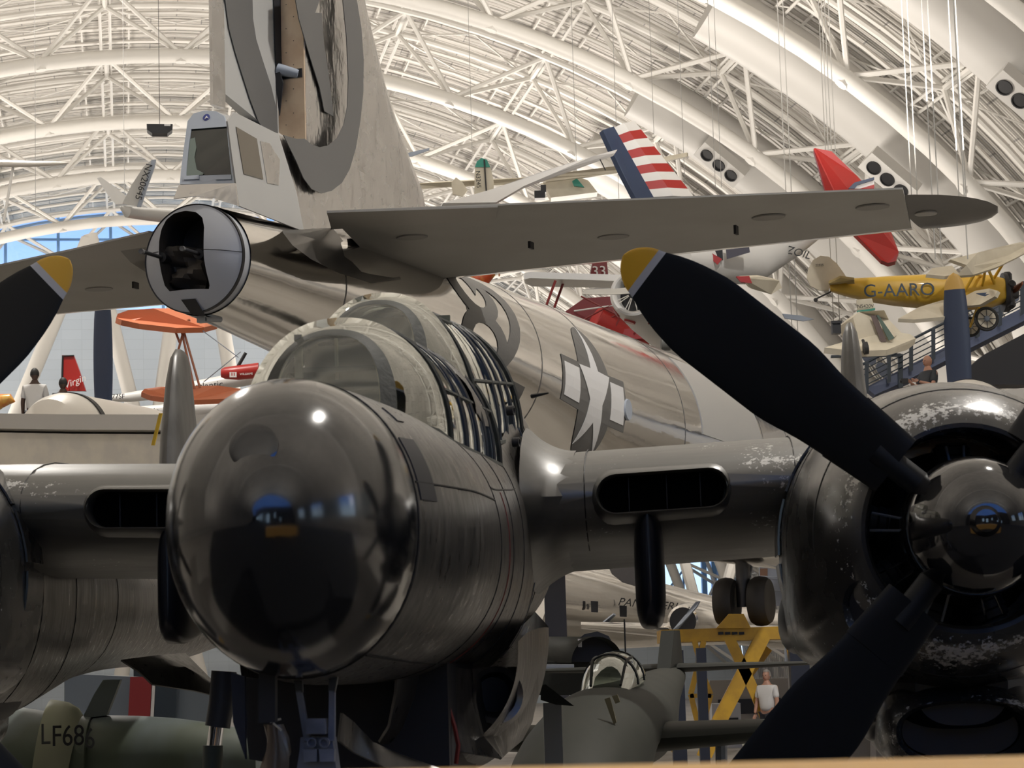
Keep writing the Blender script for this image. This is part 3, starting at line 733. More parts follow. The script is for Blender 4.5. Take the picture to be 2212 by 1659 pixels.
def engine(sg, base_ang, blades=4):
    ex_ = EXL if sg < 0 else EXR
    c = Vector((sg * ex_, 0, ez_))
    E = lambda keys: Body([(y, sg * ex_, hw, ez_ + t, ez_ - b, n, ez_) for y, hw, t, b, n in keys])
    cowl = E([(.22, .44, .45, .43, 2), (.24, .48, .49, .47, 2), (.32, .545, .55, .53, 2), (.45, .605, .61, .59, 2.05), (.7, .67, .675, .65, 2.1), (1.0, .715, .715, .685, 2.1), (1.5, .73, .725, .69, 2.1)])
    inner = E([(.22, .44, .45, .43, 2), (.23, .415, .425, .405, 2), (.30, .405, .415, .395, 2), (1.0, .45, .46, .44, 2)])
    bm = NB(); faces(bm, [[inner.pt(y, 2 * math.pi * j / 72) for j in range(72)] for y in (1.0, .6, .3, .245, .226)] + [[cowl.pt(y, 2 * math.pi * j / 72) for j in range(72)] for y in (.22, .23, .245, .27, .32, .38, .45, .55, .7, .85, 1.0, 1.2, 1.4, 1.5)], True, True, False)
    # side scoop bulge low on the inboard side
    for v in bm.verts:
        dx = (v.co.x - (sg * ex_)) ; dz = v.co.z - ez_
        ang = math.atan2(dz, -dx) if True else 0
        for a0 in (-.62, math.pi + .62):
            da = (ang - a0 + math.pi) % (2 * math.pi) - math.pi
            k = math.exp(-(da / .28) ** 2) * max(0, min(1, (v.co.y - .22) / .45))
            rr = math.hypot(dx, dz)
            if rr > .5: v.co.x += dx / rr * .10 * k; v.co.z += dz / rr * .10 * k
    o = obj('engine_cowling', bm, m_chip, p61)
    set_wear(o, lambda p: max(0., 1 - abs(math.hypot(p.x - sg * ex_, p.z - ez_ - .01) - .51) / .09) if p.y < .75 else 0.)
    for y in (.50, 1.0, 1.35):
        bm = NB(); cowl.strip(bm, y, y + .006, 0, 2 * math.pi, .002, .004, 72); obj('panel_seam', bm, m_seam, o)
    # recessed side duct openings
    for a in (math.pi + .62, -.62):
        p0 = Vector((sg * ex_ + .52 * math.cos(a), .30, ez_ + .52 * math.sin(a)))
        bm = NB(); lathe(bm, [(-.05, .055), (.02, .085), (.035, .095), (.025, .078), (-.04, .05)], p0, Vector((math.cos(a) * .55, -1, math.sin(a) * .55)), 24)
        bmesh.ops.scale(bm, vec=(1.0, 1, 1.35), space=Matrix.Translation(-p0), verts=bm.verts[:])
        s_ = obj('cowl_duct', bm, m_chip, o); set_wear(s_, lambda p: .8)
        bm = NB(); lathe(bm, [(-.02, .07), (.012, .074)], p0, Vector((math.cos(a) * .55, -1, math.sin(a) * .55)), 24)
        bmesh.ops.scale(bm, vec=(1.0, 1, 1.35), space=Matrix.Translation(-p0), verts=bm.verts[:]); obj('duct_opening', bm, M_dark, s_)
    # engine inside: crankcase, cylinders, pushrods
    bm = NB(); lathe(bm, [(.95, .40), (.95, .05), (.6, .10), (.35, .20), (.42, .26), (.55, .30), (.9, .30)], c, (0, 1, 0), 32); eng = obj('radial_engine', bm, M_dark, o)
    for k in range(9):
        a = 2 * math.pi * (k + .25) / 9; u = Vector((math.cos(a), 0, math.sin(a)))
        bm = NB(); lathe(bm, [(.22, .075), (.30, .085), (.31, .075), (.34, .085), (.35, .075), (.38, .085), (.39, .07), (.40, .07)], c + Vector((0, .62, 0)), u, 12); obj('cylinder', bm, M_dark, eng)
        for da in (-.10, .10):
            u2 = Vector((math.cos(a + da), 0, math.sin(a + da)))
            bm = NB(); tube(bm, [c + u2 * .24 + Vector((0, .42, 0)), c + u2 * .38 + Vector((0, .50, 0))], .006, 6); obj('pushrod', bm, M_chrome if k % 2 else MATS['steel_grey_paint'], eng)
    # spinner and propeller
    pr = obj('propeller', (lambda b: (lathe(b, [(-.36, .02), (-.355, .07), (-.335, .13), (-.29, .19), (-.22, .24), (-.12, .275), (0, .29), (.12, .29), (.16, .24)], c, (0, 1, 0), 40), b)[1])(NB()), m_spin, p61)
    bm = NB(); lathe(bm, [(-.40, .02), (-.395, .045), (-.36, .06), (-.33, .075)], c, (0, 1, 0), 20); obj('spinner_cap', bm, m_spin, pr)
    for k in range(blades):
        ang = base_ang + k * math.pi / 2
        bm = NB(); tube(bm, [(0, 0, .2), (0, 0, .5)], .055, 14); rotY(bm, ang, c); obj('blade_shank', bm, m_blade, pr)
        bm = blade_mesh(.41, RB * .925, 24); rotY(bm, ang, c); bl = obj('blade', bm, m_blade, pr)
        bm = blade_mesh(RB * .925, RB * .942, 2); rotY(bm, ang, c); obj('tip_band', bm, m_btip, bl)
        bm = blade_mesh(RB * .942, RB, 12); rotY(bm, ang, c); obj('blade_tip', bm, m_tip, bl)
        bm = blade_mesh(.40, .66, 6, .03); rotY(bm, ang, c); obj('blade_cuff', bm, m_blade, bl)
    # nacelle, boom
    nac = E([(1.5, .64, .68, .64, 2.15), (1.9, .60, .64, .74, 2.2), (2.6, .56, .55, .72, 2.3), (4.2, .50, .42, .50, 2.3), (5.6, .42, .36, .42, 2.2), (7.2, .33, .32, .38, 2.1), (9.5, .24, .26, .22, 2), (11.2, .08, .12, .08, 2)])
    bm = NB(); nac.skin(bm, 1.42, 11.2, 34, 48); nc = obj('nacelle_boom', bm, m_blk2, p61)
    for y in (2.2, 3.0, 4.1):
        bm = NB(); nac.strip(bm, y, y + .008, 0, 2 * math.pi, .002, .004, 60); obj('panel_seam', bm, m_seam, nc)
    # cowl flaps
    bm = NB()
    for k in range(16):
        a0 = math.pi * .15 + 2 * math.pi * k / 16; cowl.strip(bm, 1.36, 1.62, a0, a0 + .34, .015, .01, 4)
    obj('cowl_flaps', bm, m_cowl, p61)
    # lower oil cooler and carburettor scoop
    z0 = P.zat(ex_, .9, 1575)
    sc_ = Body([(.62, sg * ex_, .30, z0 + .13, z0 - .15, 2.4, z0), (.68, sg * ex_, .335, z0 + .17, z0 - .18, 2.4, z0), (.95, sg * ex_, .36, z0 + .30, z0 - .22, 2.4, z0), (1.6, sg * ex_, .36, z0 + .36, z0 - .20, 2.4, z0 + .05), (2.6, sg * ex_, .28, z0 + .4, z0 - .05, 2.3, z0 + .15)])
    ins = Body([(.62, sg * ex_, .30, z0 + .13, z0 - .15, 2.4, z0), (.7, sg * ex_, .27, z0 + .115, z0 - .135, 2.4, z0), (1.0, sg * ex_, .25, z0 + .10, z0 - .12, 2.4, z0)])
    bm = NB(); faces(bm, [[ins.pt(y, 2 * math.pi * j / 48) for j in range(48)] for y in (1.0, .7, .63)] + [[sc_.pt(y, 2 * math.pi * j / 48) for j in range(48)] for y in (.62, .64, .68, .8, .95, 1.3, 1.6, 2.1, 2.6)])
    so = obj('oil_cooler_scoop', bm, m_chip, p61); set_wear(so, lambda p: .55 if p.y < .68 else 0)
    bm = NB(); faces(bm, [[ins.pt(y, 2 * math.pi * j / 48, -.004) for j in range(48)] for y in (.86, .88)]); obj('scoop_mesh', bm, M_black, so)
    # neck between cowl and scoop
    nk = Body([(.72, sg * ex_, .20, ez_ - .5, z0 + .02, 2.6, z0 + .2), (.80, sg * ex_, .30, ez_ - .42, z0 + .0, 2.6, z0 + .2), (1.5, sg * ex_, .38, ez_ - .4, z0, 2.6, z0 + .2), (2.6, sg * ex_, .36, ez_ - .4, z0 + .1, 2.4, z0 + .3)])
    bm = NB(); nk.skin(bm, .72, 2.6, 12, 40); obj('scoop_neck', bm, mat('neck_black', (.008, .009, .012), .5), p61)
    return c
engine(1, -math.radians(49.5)); engine(-1, math.radians(46))
# inboard exhaust blister beside the right cowl and left pod by the scoop
for sg in (1, -1):
    bb = P.hy(1890, 1555, 1.2) if True else None
    bdy = Body([(.95, sg * bb.x, .01, bb.z + .01, bb.z - .01, 2, bb.z), (1.05, sg * bb.x, .055, bb.z + .09, bb.z - .08, 2.2, bb.z), (1.3, sg * bb.x, .07, bb.z + .12, bb.z - .10, 2.2, bb.z), (1.8, sg * bb.x, .03, bb.z + .05, bb.z - .05, 2, bb.z)])
    bm = NB(); bdy.skin(bm, .95, 1.8, 14, 28); obj('exhaust_fairing', bm, m_cowl, p61)
    if sg < 0: continue
    bb = P.hy(1722, 1345, 1.6)
    bb.x -= 0
    bdy = Body([(1.2, sg * bb.x, .01, bb.z + .01, bb.z - .01, 2, bb.z), (1.3, sg * bb.x, .05, bb.z + .12, bb.z - .11, 2.2, bb.z), (1.6, sg * bb.x, .09, bb.z + .16, bb.z - .15, 2.2, bb.z), (2.2, sg * bb.x, .04, bb.z + .08, bb.z - .08, 2, bb.z)])
    bm = NB(); bdy.skin(bm, 1.2, 2.2, 14, 28); obj('side_blister', bm, mat('pylon_black'), p61)
# ---- twin tail fins on the booms
m_fin = mat('fin_worn_grey', (.05, .048, .044), .4, .2, ior=1.9, vary=(4, (.09, .087, .08), (2, 2, .6)))
ft = P.hy(370, 740, 8.8); frr = P.hy(1838, 688, 8.8); fx = (abs(ft.x) + abs(frr.x)) / 2; fz = (ft.z + frr.z) / 2
for sg in (1, -1):
    bm = NB(); stt = []
    zr = ez_ - .15
    for z, y0_, y1_, th in ((zr, 8.3, 10.0, .30), (zr + .5, 8.4, 9.95, .27), (fz - .75, 8.6, 9.8, .22), (fz - .3, 8.75, 9.6, .16), (fz - .1, 8.85, 9.5, .11), (fz - .02, 8.95, 9.4, .05), (fz, 9.1, 9.3, .012)):
        stt.append((Vector((sg * fx, y0_, z)), Vector((sg * fx, y1_, z)), th))
    wing(bm, stt, 14, Vector((1, 0, 0))); fo = obj('tail_fin', bm, m_fin, p61)
    pts = (P.hy(344, 893, 8.1), P.hy(351, 893, 8.1), P.hy(334, 962, 8.1), P.hy(327, 962, 8.1)) if sg < 0 else (P.hy(1846, 843, 8.1), P.hy(1861, 850, 8.1), P.hy(1862, 872, 8.1), P.hy(1856, 872, 8.1))
    quad('yellow_marker', pts, (0, .02, 0), mat('marker_yellow', (.8, .5, .03), .5), fo)
quad('tailplane', [(-fx, 9.3, 2.86), (fx, 9.3, 2.86), (fx, 10.4, 2.86), (-fx, 10.4, 2.86)], (0, 0, .08), m_wing)
panel_px([[(262, 1425, 4.0), (300, 1450, 4.0), (330, 1478, 4.0)], [(340, 1415, 4.2), (400, 1440, 4.2), (420, 1492, 4.2)], [(400, 1410, 4.5), (470, 1480, 4.4), (492, 1508, 4.4)]], 'main_gear_door', m_blk2)
# main wheels
for sg in (1, -1):
    c = Vector((sg * ex_, 3.2, .55))
    bm = NB(); lathe(bm, [(-.17, .2), (-.17, .45), (-.12, .53), (0, .55), (.12, .53), (.17, .45), (.17, .2)], c, (1, 0, 0), 36); obj('main_wheel', bm, M_rubber, p61)
    bm = NB(); tube(bm, [c + Vector((sg * .25, 0, 0)), c + Vector((sg * .25, 0, .8))], .07, 12); tube(bm, [c + Vector((sg * .25, 0, 0)), c], .05, 10); obj('main_gear_strut', bm, m_gear, p61)
# ================================================================ silver bomber seen from behind its tail
TW = W(414, 557, 24.0)
B = Frame((TW.x, TW.y), math.atan((3045 - 1106) / 5000))
b29 = B.empty('bomber_airplane')
tag(b29, 'huge polished silver four-engine bomber seen from behind its tail, black circled letter on the fin', 'airplane')
m_alu = mat('polished_aluminium', (.84, .82, .79), .07, 1., bump=(1.5, .30, (1, .5, 1.2), .03), rvary=(2, .15, (1, .3, 1)))
m_foil = mat('crinkled_aluminium', (.66, .65, .64), .2, 1., bump=(2.2, .8, (1, 1, .5), .08), rvary=(5, .3))
m_fabric = mat('grey_fabric_paint', (.40, .395, .37), .6, bump=(60, .05), vary=(1.2, (.38, .37, .345)))
m_fabl = mat('light_grey_paint', (.50, .50, .49), .38, .3)
m_ins = mat('insignia_grey', (.12, .118, .115), .45)
m_inw = mat('insignia_white', (.66, .66, .67), .45)
m_hatch = mat('turret_pale_grey', (.44, .46, .50), .42, .2)
ZB = lambda y, py, x=0: B.zat(x, y, py)
zt = TW.z
R0 = 121 / 5000 * 24
topz = B.zat(0, 12., 700)
bfus = Body([(0, 0, R0, zt + R0, zt - R0, 2, zt), (.25, 0, R0 + .01, zt + R0 + .02, zt - R0 - .01, 2, zt), (1.5, 0, .69, zt + .66, zt - .68, 2, zt - .01), (3.5, 0, .86, zt + .85, zt - .87, 2, zt - .03), (6.5, 0, 1.12, topz - .02, zt - 1.3, 2, zt - .28),
    (10, 0, 1.34, topz, zt - 2.1, 2, zt - .6), (14, 0, 1.47, topz, zt - 2.4, 2, zt - .78), (20, 0, 1.52, topz, zt - 2.5, 2, zt - .85), (34, 0, 1.5, topz - .03, zt - 2.5, 2, zt - .85), (38, 0, .9, topz - .5, zt - 1.4, 2, zt - .5), (39.5, 0, .05, zt - .4, zt - .6, 2, zt - .5)])
bm = NB(); bfus.skin(bm, .22, 39.5, 90, 72, cap=(False, True)); obj('fuselage', bm, m_alu, b29)
for y in (2.2, 5.2, 7.3, 9.2, 12.8, 15.0, 17.2, 18.9):
    bm = NB(); bfus.strip(bm, y, y + .02, -1.2, 1.9, .004, .004, 30); obj('panel_seam', bm, mat('seam_grey', (.18, .175, .17), .4, .5), b29)
# tail turret: pale rounded cap with an upright opening
def cap_pt(a, r):   # a angle, r radius fraction; slight dome towards the camera
    return Vector((R0 * r * math.cos(a), .06 - .16 * (1 - r * r), zt + R0 * r * math.sin(a)))
hp = [B.hy(x, y, 0) for x, y in ((345, 520), (347, 495), (356, 473), (372, 460), (398, 454), (423, 458), (438, 470), (445, 492), (447, 530), (448, 560), (452, 590), (456, 615), (454, 625), (440, 625), (400, 627), (368, 630), (358, 618), (352, 590), (347, 560))]
# ring face between the outline of the opening and the outer circle
bm = NB(); n = 96; cxh = sum(p.x for p in hp) / len(hp); czh = sum(p.z for p in hp) / len(hp)
def ray_poly(ang):
    d = (math.cos(ang), math.sin(ang)); best = 1e9
    for i in range(len(hp)):
        a, b = hp[i], hp[(i + 1) % len(hp)]
        ex, ez = b.x - a.x, b.z - a.z; den = d[0] * ez - d[1] * ex
        if abs(den) < 1e-9: continue
        t = ((a.x - cxh) * ez - (a.z - czh) * ex) / den; u = ((a.x - cxh) * d[1] - (a.z - czh) * d[0]) / den
        if t > 0 and -1e-6 <= u <= 1 + 1e-6: best = min(best, t)
    return Vector((cxh + d[0] * best, 0, czh + d[1] * best))
def circ(ang, R):
    d = Vector((math.cos(ang), 0, math.sin(ang))); o = Vector((cxh, 0, czh - zt)); b_ = o.dot(d); c_ = o.dot(o) - R * R
    t = -b_ + math.sqrt(b_ * b_ - c_); return Vector((cxh, 0, czh)) + d * t
def dome(p):
    r2 = (p.x ** 2 + (p.z - zt) ** 2) / (R0 * R0); return Vector((p.x, .05 - .14 * (1 - min(r2, 1)), p.z))
rings = []
for k in range(9):
    rings.append([dome(ray_poly(2 * math.pi * j / n).lerp(circ(2 * math.pi * j / n, R0 * .985), k / 8)) for j in range(n)])
inner = [[p + Vector((0, .35, 0)) for p in rings[0]]] + [[p + Vector((0, .02, 0)) for p in rings[0]]]
faces(bm, rings + [[Vector((p.x, .24, p.z)) for p in rings[-1]]], True, False, False); tur = obj('tail_turret', bm, m_hatch, b29)
bm = NB(); faces(bm, [[dome(circ(2 * math.pi * j / n, R0 * .985)) for j in range(n)], [circ(2 * math.pi * j / n, R0 * 1.01) + Vector((0, .04, 0)) for j in range(n)], [circ(2 * math.pi * j / n, R0 * 1.01) + Vector((0, .09, 0)) for j in range(n)]], True, False, False)
obj('turret_rim_seal', bm, M_black, tur)
bm = NB(); faces(bm, [[p for p in rings[0]], [p + Vector((0, .5, 0)) for p in rings[0]]], True, False, True); obj('turret_recess', bm, mat('turret_recess_brown', (.035, .031, .028), .6, bump=(9, .8)), tur)
# crumpled canvas inside
random.seed(4); bm = NB(); rg = []
for i in range(10):
    row = []
    for j in range(9):
        p = B.hy(362 + 82 * j / 8, 535 + 88 * i / 9, .18); row.append(p + Vector((0, random.uniform(-.06, .06) - .07 * math.sin(i * .9 + j * .5), 0)))
    rg.append(row)
faces(bm, rg, False, False, False); obj('canvas_boot', bm, mat('canvas_brown', (.07, .06, .05), .7), tur)
for (x0, y0_), (x1, y1_) in (((306, 543), (362, 560)), ((394, 537), (440, 552))):
    a = B.hy(x0, y0_, -.55); b = B.hy(x1, y1_, .18)
    bm = NB(); tube(bm, [a, b], .021, 12); gb = obj('gun_barrel', bm, M_black, tur)
    dd = (b - a).normalized(); bm = NB(); lathe(bm, [(-.015, .012), (-.02, .027), (.03, .027), (.03, .02)], a, dd, 14); obj('muzzle', bm, mat('muzzle_grey', (.12, .12, .12), .5), gb)
    bm = NB(); tube(bm, [a.lerp(b, .75), b], .055, 14); obj('gun_sleeve', bm, M_black, gb)
bm = NB(); slab(bm, [dome(B.hy(x, y, 0)) + Vector((0, -.012, 0)) for x, y in ((393, 648), (424, 646), (440, 682), (410, 678))], (0, .01, 0)); obj('turret_lower_slot', bm, M_black, tur)
def edge_line(pts, r, name, m, parent): 
    bm = NB(); tube(bm, pts, r, 5); return obj(name, bm, m, parent)
edge_line([dome(B.hy(447, 541, 0)) + Vector((0, -.003, 0)), dome(B.hy(480, 541, 0)) + Vector((0, -.003, 0)), dome(B.hy(521, 543, 0)) + Vector((0, -.003, 0))], .004, 'turret_seam', M_black, tur)
edge_line([dome(B.hy(306, 548, 0)) + Vector((0, -.003, 0)), dome(B.hy(345, 545, 0)) + Vector((0, -.003, 0))], .004, 'turret_seam', M_black, tur)
lb = B.hy(437, 690, .25)
bm = NB(); box(bm, lb, (.09, .08, .07)); tube(bm, [lb + Vector((.03, 0, 0)), lb + Vector((.10, .22, .02))], .03, 8); obj('tail_lamp_fitting', bm, mat('fitting_grey', (.25, .26, .28), .3, .6), b29)
# gunner's station above: sloping rear window frame
def gz(px, py, y): return B.hy(px, py, y)
hb = .28; cxg = B.hy(447, 300, .35).x
outer = [(388, 412), (390, 380), (400, 300), (405, 262), (418, 245), (440, 239), (466, 240), (483, 250), (489, 268), (497, 300), (508, 380), (509, 402)]
yb, yt2 = .16, .75
def gy(py): return lerp(yt2, yb, (py - 240) / 170)
def gq(x, y, dy=0.): return gz(x, y, gy(y) + dy)
win = [(400, 379), (413, 278), (491, 272), (500, 375)]
# frame as ring between outline and window
oc = [(388, 398), (392, 360), (397, 320), (402, 285), (405, 262), (418, 245), (440, 239), (466, 240), (483, 250), (489, 268), (494, 285), (499, 320), (504, 360), (509, 398)]
ic = [(402, 380), (403, 360), (407, 320), (411, 285), (413, 279), (425, 278), (440, 277), (466, 275), (480, 274), (490, 273), (490.5, 285), (494, 320), (498, 360), (500, 377)]
bm = NB(); faces(bm, [[gq(*o), gq(*i), gq(*i) + Vector((0, .06, 0)), gq(*o) + Vector((0, .06, 0))] for o, i in zip(oc, ic)])
faces(bm, [[gq(388, 398), gq(402, 380), gq(402, 380) + Vector((0, .06, 0)), gq(388, 398) + Vector((0, .06, 0))], [gq(509, 398), gq(500, 377), gq(500, 377) + Vector((0, .06, 0)), gq(509, 398) + Vector((0, .06, 0))]])
stn = obj('gunner_window_frame', bm, mat('frame_blue_grey', (.42, .47, .55), .35, .3), b29)
m_dkglass = mat('dark_green_glass', (.006, .010, .008), .05, ior=1.6, coat=.5)
bm = NB(); slab(bm, [gq(x, y, .03) for x, y in ((402, 380), (413, 278), (490, 273), (500, 377))], (0, .02, 0)); wp = obj('window_pane', bm, m_dkglass, stn, smooth=False)
bm = NB(); slab(bm, [gq(x, y, .008) for x, y in ((403, 371), (411, 300), (421, 297), (424, 318), (420, 340), (425, 366), (440, 374), (438, 378), (403, 379))], (0, .004, 0)); obj('armour_glass_edge', bm, mat('glass_edge_grey', (.16, .20, .18), .3), wp, smooth=False)
for x0, x1 in ((397, 430), (466, 500)):
    bm = NB(); slab(bm, [gq(x0, 388, -.01), gq(x1, 387, -.01), gq(x1, 378, -.01), gq(x0, 380, -.01)], (0, .01, 0)); obj('hinge', bm, MATS['frame_blue_grey'], stn, smooth=False)
bm = NB(); lathe(bm, [(0, .042), (.006, .042)], gq(446, 254, -.006), (0, -1, .3), 20); bd = obj('round_badge', bm, mat('badge_blue', (.07, .09, .35), .4), stn)
bm = NB(); slab(bm, [gq(442, 257, -.02), gq(446, 250, -.02), gq(451, 256, -.02), gq(447, 254, -.02)], (0, .005, 0)); obj('badge_mark', bm, M_white, bd, smooth=False)
# fairing that runs forward from the window frame into the fin, sides light grey
XC = .12; FX = .18                                                     # half thickness of the fin
def fin_side(px, py, x=FX): return B.hx(px, py, x)
prof_ = [gq(*o) for o in oc]
xs_l = min(p.x for p in prof_); xs_r = max(p.x for p in prof_)
bm = NB(); ring0 = [p + Vector((0, .03, 0)) for p in prof_]
yf = 4.6
ring1 = []
for p in ring0:
    k = (p.x - cxg) / max(1e-6, (xs_r - cxg)); ring1.append(Vector((lerp(p.x, FX * k * 1.1, .35), 1.3, p.z + (.03 if p.z > gq(440, 300).z else .05))))
ring2 = [Vector((FX * 1.15 * ((p.x - cxg) / (xs_r - cxg)), 3.2, p.z + (.15 if p.z > gq(440, 300).z else .1))) for p in ring0]
faces(bm, [ring0, ring1, ring2], False); fair = obj('tail_station_fairing', bm, m_fabl, b29)
# side windows of the station, mapped onto the plane of its side
sx = xs_r + .004
def sp_(px, py):
    for x in (sx,):
        return B.hx(px, py, lerp(sx, sx - .05, 0))
def side_poly(name, pts, m, th, parent, x=None):
    bm = NB(); slab(bm, [B.hx(px, py, sx if x is None else x) for px, py in pts], (th, 0, 0)); return obj(name, bm, m, parent, smooth=False)
side_poly('station_side_skin', [(490, 262), (504, 242), (600, 290), (640, 420), (655, 500), (515, 445), (509, 402), (500, 340)], m_fabl, .02, fair)
side_poly('side_window', [(507, 274), (552, 300), (566, 388), (524, 376)], mat('side_window_olive', (.17, .15, .12), .12, .3), .034, fair)
side_poly('side_window', [(560, 305), (580, 310), (602, 345), (600, 400), (575, 396)], m_foil, .03, fair)
# crinkled sheet under the station and behind it
side_poly('crinkled_skin', [(600, 292), (700, 330), (760, 360), (905, 442), (700, 486), (650, 500), (625, 400)], m_foil, .015, fair, sx - .06)
panel = [gz(x, y, yy) for x, y, yy in ((376, 430, .02), (388, 400, .12), (509, 396, .12), (515, 445, .1), (460, 428, .06), (420, 424, .03))]
bm = NB(); slab(bm, panel, (0, .03, 0)); obj('crinkled_skin', bm, m_foil, fair, smooth=False)
# ---- fin
zf0 = zt + .6
tip_z = B.hx(700, -420, 0).z
def finle(z):    # leading edge y at height z traced from the right silhouette
    return pchip([B.hx(905, 442, 0).z, B.hx(862, 330, 0).z, B.hx(818, 200, 0).z, B.hx(780, 60, 0).z, B.hx(765, 0, 0).z, tip_z], [B.hx(905, 442, 0).y, B.hx(862, 330, 0).y, B.hx(818, 200, 0).y, B.hx(783, 60, 0).y, B.hx(768, 0, 0).y, B.hx(768, 0, 0).y - .7], z)
spar = B.hx(660, 150, XC + FX).y                                 # rear spar face of the fin
bm = NB(); rg = []
for i in range(15):
    z = lerp(zf0, tip_z, i / 14); ly = finle(z)
    half = []
    for t in [k / 12 for k in range(13)]:
        th = FX * (math.sqrt(max(0, 1 - t ** 2.2)) * .92 + .08 * (1 - t)); half.append((th, lerp(spar, ly, t)))
    rg.append([Vector((XC + x, y, z)) for x, y in half] + [Vector((XC - x, y, z)) for x, y in half[::-1][1:]])
faces(bm, rg); fin = obj('tail_fin', bm, m_foil, b29, 50)
bm = NB(); box(bm, (XC, spar - .012, (B.hx(660, 310, XC + FX).z + tip_z) / 2), (FX * 1.9, .02, tip_z - B.hx(660, 310, XC + FX).z)); sf = obj('fin_rear_spar', bm, mat('bare_metal_warm_light_tint', (.85, .66, .46), .35, .3, vary=(3, (.74, .54, .36))), fin)  # warm glow on the spar is painted into its colour
for k in range(2):
    pp = B.hy(628, (160, -60)[k], spar - .03); bm = NB(); box(bm, pp, (FX * 1.6, .02, .10)); obj('hinge_cutout', bm, M_black, sf)
bm = NB(); 
for k in range(2): pass
for k in range(12):
    pp = B.hy(618 + 16 * (k % 2), 10 + 26 * k, spar - .024)
    bmesh.ops.create_icosphere(bm, subdivisions=1, radius=.006, matrix=Matrix.Translation(pp))
tag(obj('spar_rivets', bm, M_dark, sf), kind='stuff')
# rudder, swung away to the left of the fin
zr0 = B.hy(600, 296, spar - .1).z; zr1 = tip_z - .3
hingeR = B.hy(583, 150, spar - .10)
tr = B.hy(455, 60, spar - 1.35)
rdir = Vector((tr.x - hingeR.x, tr.y - hingeR.y, 0)).normalized(); rn = Vector((-rdir.y, rdir.x, 0)); rch = math.hypot(tr.x - hingeR.x, tr.y - hingeR.y)
def rud(z0_, z1_, c0, c1, th0, th1, name, m, parent, dz0=0):
    bm = NB(); rr = []
    for z, dz in ((z0_, dz0), (z1_, 0)):
        h0 = Vector((hingeR.x, hingeR.y, z)); a = h0 + rdir * rch * c0; b = h0 + rdir * rch * c1 + Vector((0, 0, dz))
        rr.append([a + rn * th0, b + rn * th1, b - rn * th1, a - rn * th0])
    faces(bm, rr); return obj(name, bm, m, parent, smooth=False)
rudder = rud(zr0, zr1, -.02, .83, .09, .045, 'rudder', m_fabl, b29, .28)
rud(B.hy(445, 236, spar - 1.2).z, zr1, .83, 1.0, .045, .02, 'rudder_tab', m_foil, rudder)
aa = B.hy(600, 150, spar - .08); bb = B.hy(645, 160, spar - .02)
bm = NB(); tube(bm, [aa, bb], [.075, .05], 12); obj('hinge_arm', bm, M_steelgrey, rudder)
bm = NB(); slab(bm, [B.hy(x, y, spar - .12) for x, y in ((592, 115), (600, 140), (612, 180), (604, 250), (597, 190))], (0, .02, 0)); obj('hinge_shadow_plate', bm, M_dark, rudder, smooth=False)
# black circle and letter, traced onto rudder face and fin side
def side_decal(name, pts, m, parent, hit, th=.008):
    bm = NB(); P3 = [hit(x, y) for x, y in pts]
    nrm = (P3[1] - P3[0]).cross(P3[2] - P3[1]).normalized(); slab(bm, P3, nrm * th); return obj(name, bm, m, parent, smooth=False)
def hit_rud(px, py):   # right-hand face of the rudder
    d = ray(px, py); nW = (B.r * rn.x + B.a * rn.y)
    s_ = 1 if (nW.dot(Vector((0, 0, 0)) - B.world((hingeR.x, hingeR.y, 0)))) > 0 else -1
    p0 = B.world((hingeR.x, hingeR.y, 0)); p1 = p0 + (B.r * rdir.x + B.a * rdir.y) * rch * .83
    p0 = p0 + nW * .095 * s_; p1 = p1 + nW * .05 * s_
    e = (p1 - p0); n2 = Vector((e.y, -e.x, 0)).normalized(); o = Vector((0, 0, EYE)); t = (p0 - o).dot(n2) / d.dot(n2)
    q = B.local(o + d * (t * .9995)); return q
side_decal('circle_letter_mark', [(486, -60), (486, 0), (494, 60), (507, 110), (524, 165), (540, 215), (558, 262), (566, 275), (600, 293), (598, 240), (585, 185), (567, 130), (553, 85), (546, 40), (545, 0), (546, -60)], m_ins, rudder, hit_rud)
side_decal('circle_letter_mark', [(590, -60), (592, 40), (594, 110), (598, 160), (606, 220), (610, 200), (607, 100), (606, -60)], M_dark, rudder, hit_rud)
hf = lambda px, py: B.hx(px, py, XC + FX + .02)
hfs = lambda px, py: B.hx(px, py, sx + .012)
side_decal('circle_letter_mark', [(612, 292), (640, 300), (658, 300), (672, 312), (690, 318), (710, 314), (728, 298), (742, 270), (750, 230), (752, 170), (748, 80), (740, 0), (736, -60), (762, -60), (770, 0), (780, 60), (785, 130), (784, 200), (778, 260), (768, 320), (755, 365), (738, 395), (716, 412), (694, 418), (672, 408), (655, 385), (640, 350)][::-1], m_ins, fair, hfs, .01)
side_decal('circle_letter_mark', [(638, -60), (638, 0), (645, 40), (668, 120), (690, 190), (700, 240), (720, 252), (712, 180), (700, 100), (694, 28), (680, 28), (690, 0), (690, -60)], m_ins, fin, hf, .01)
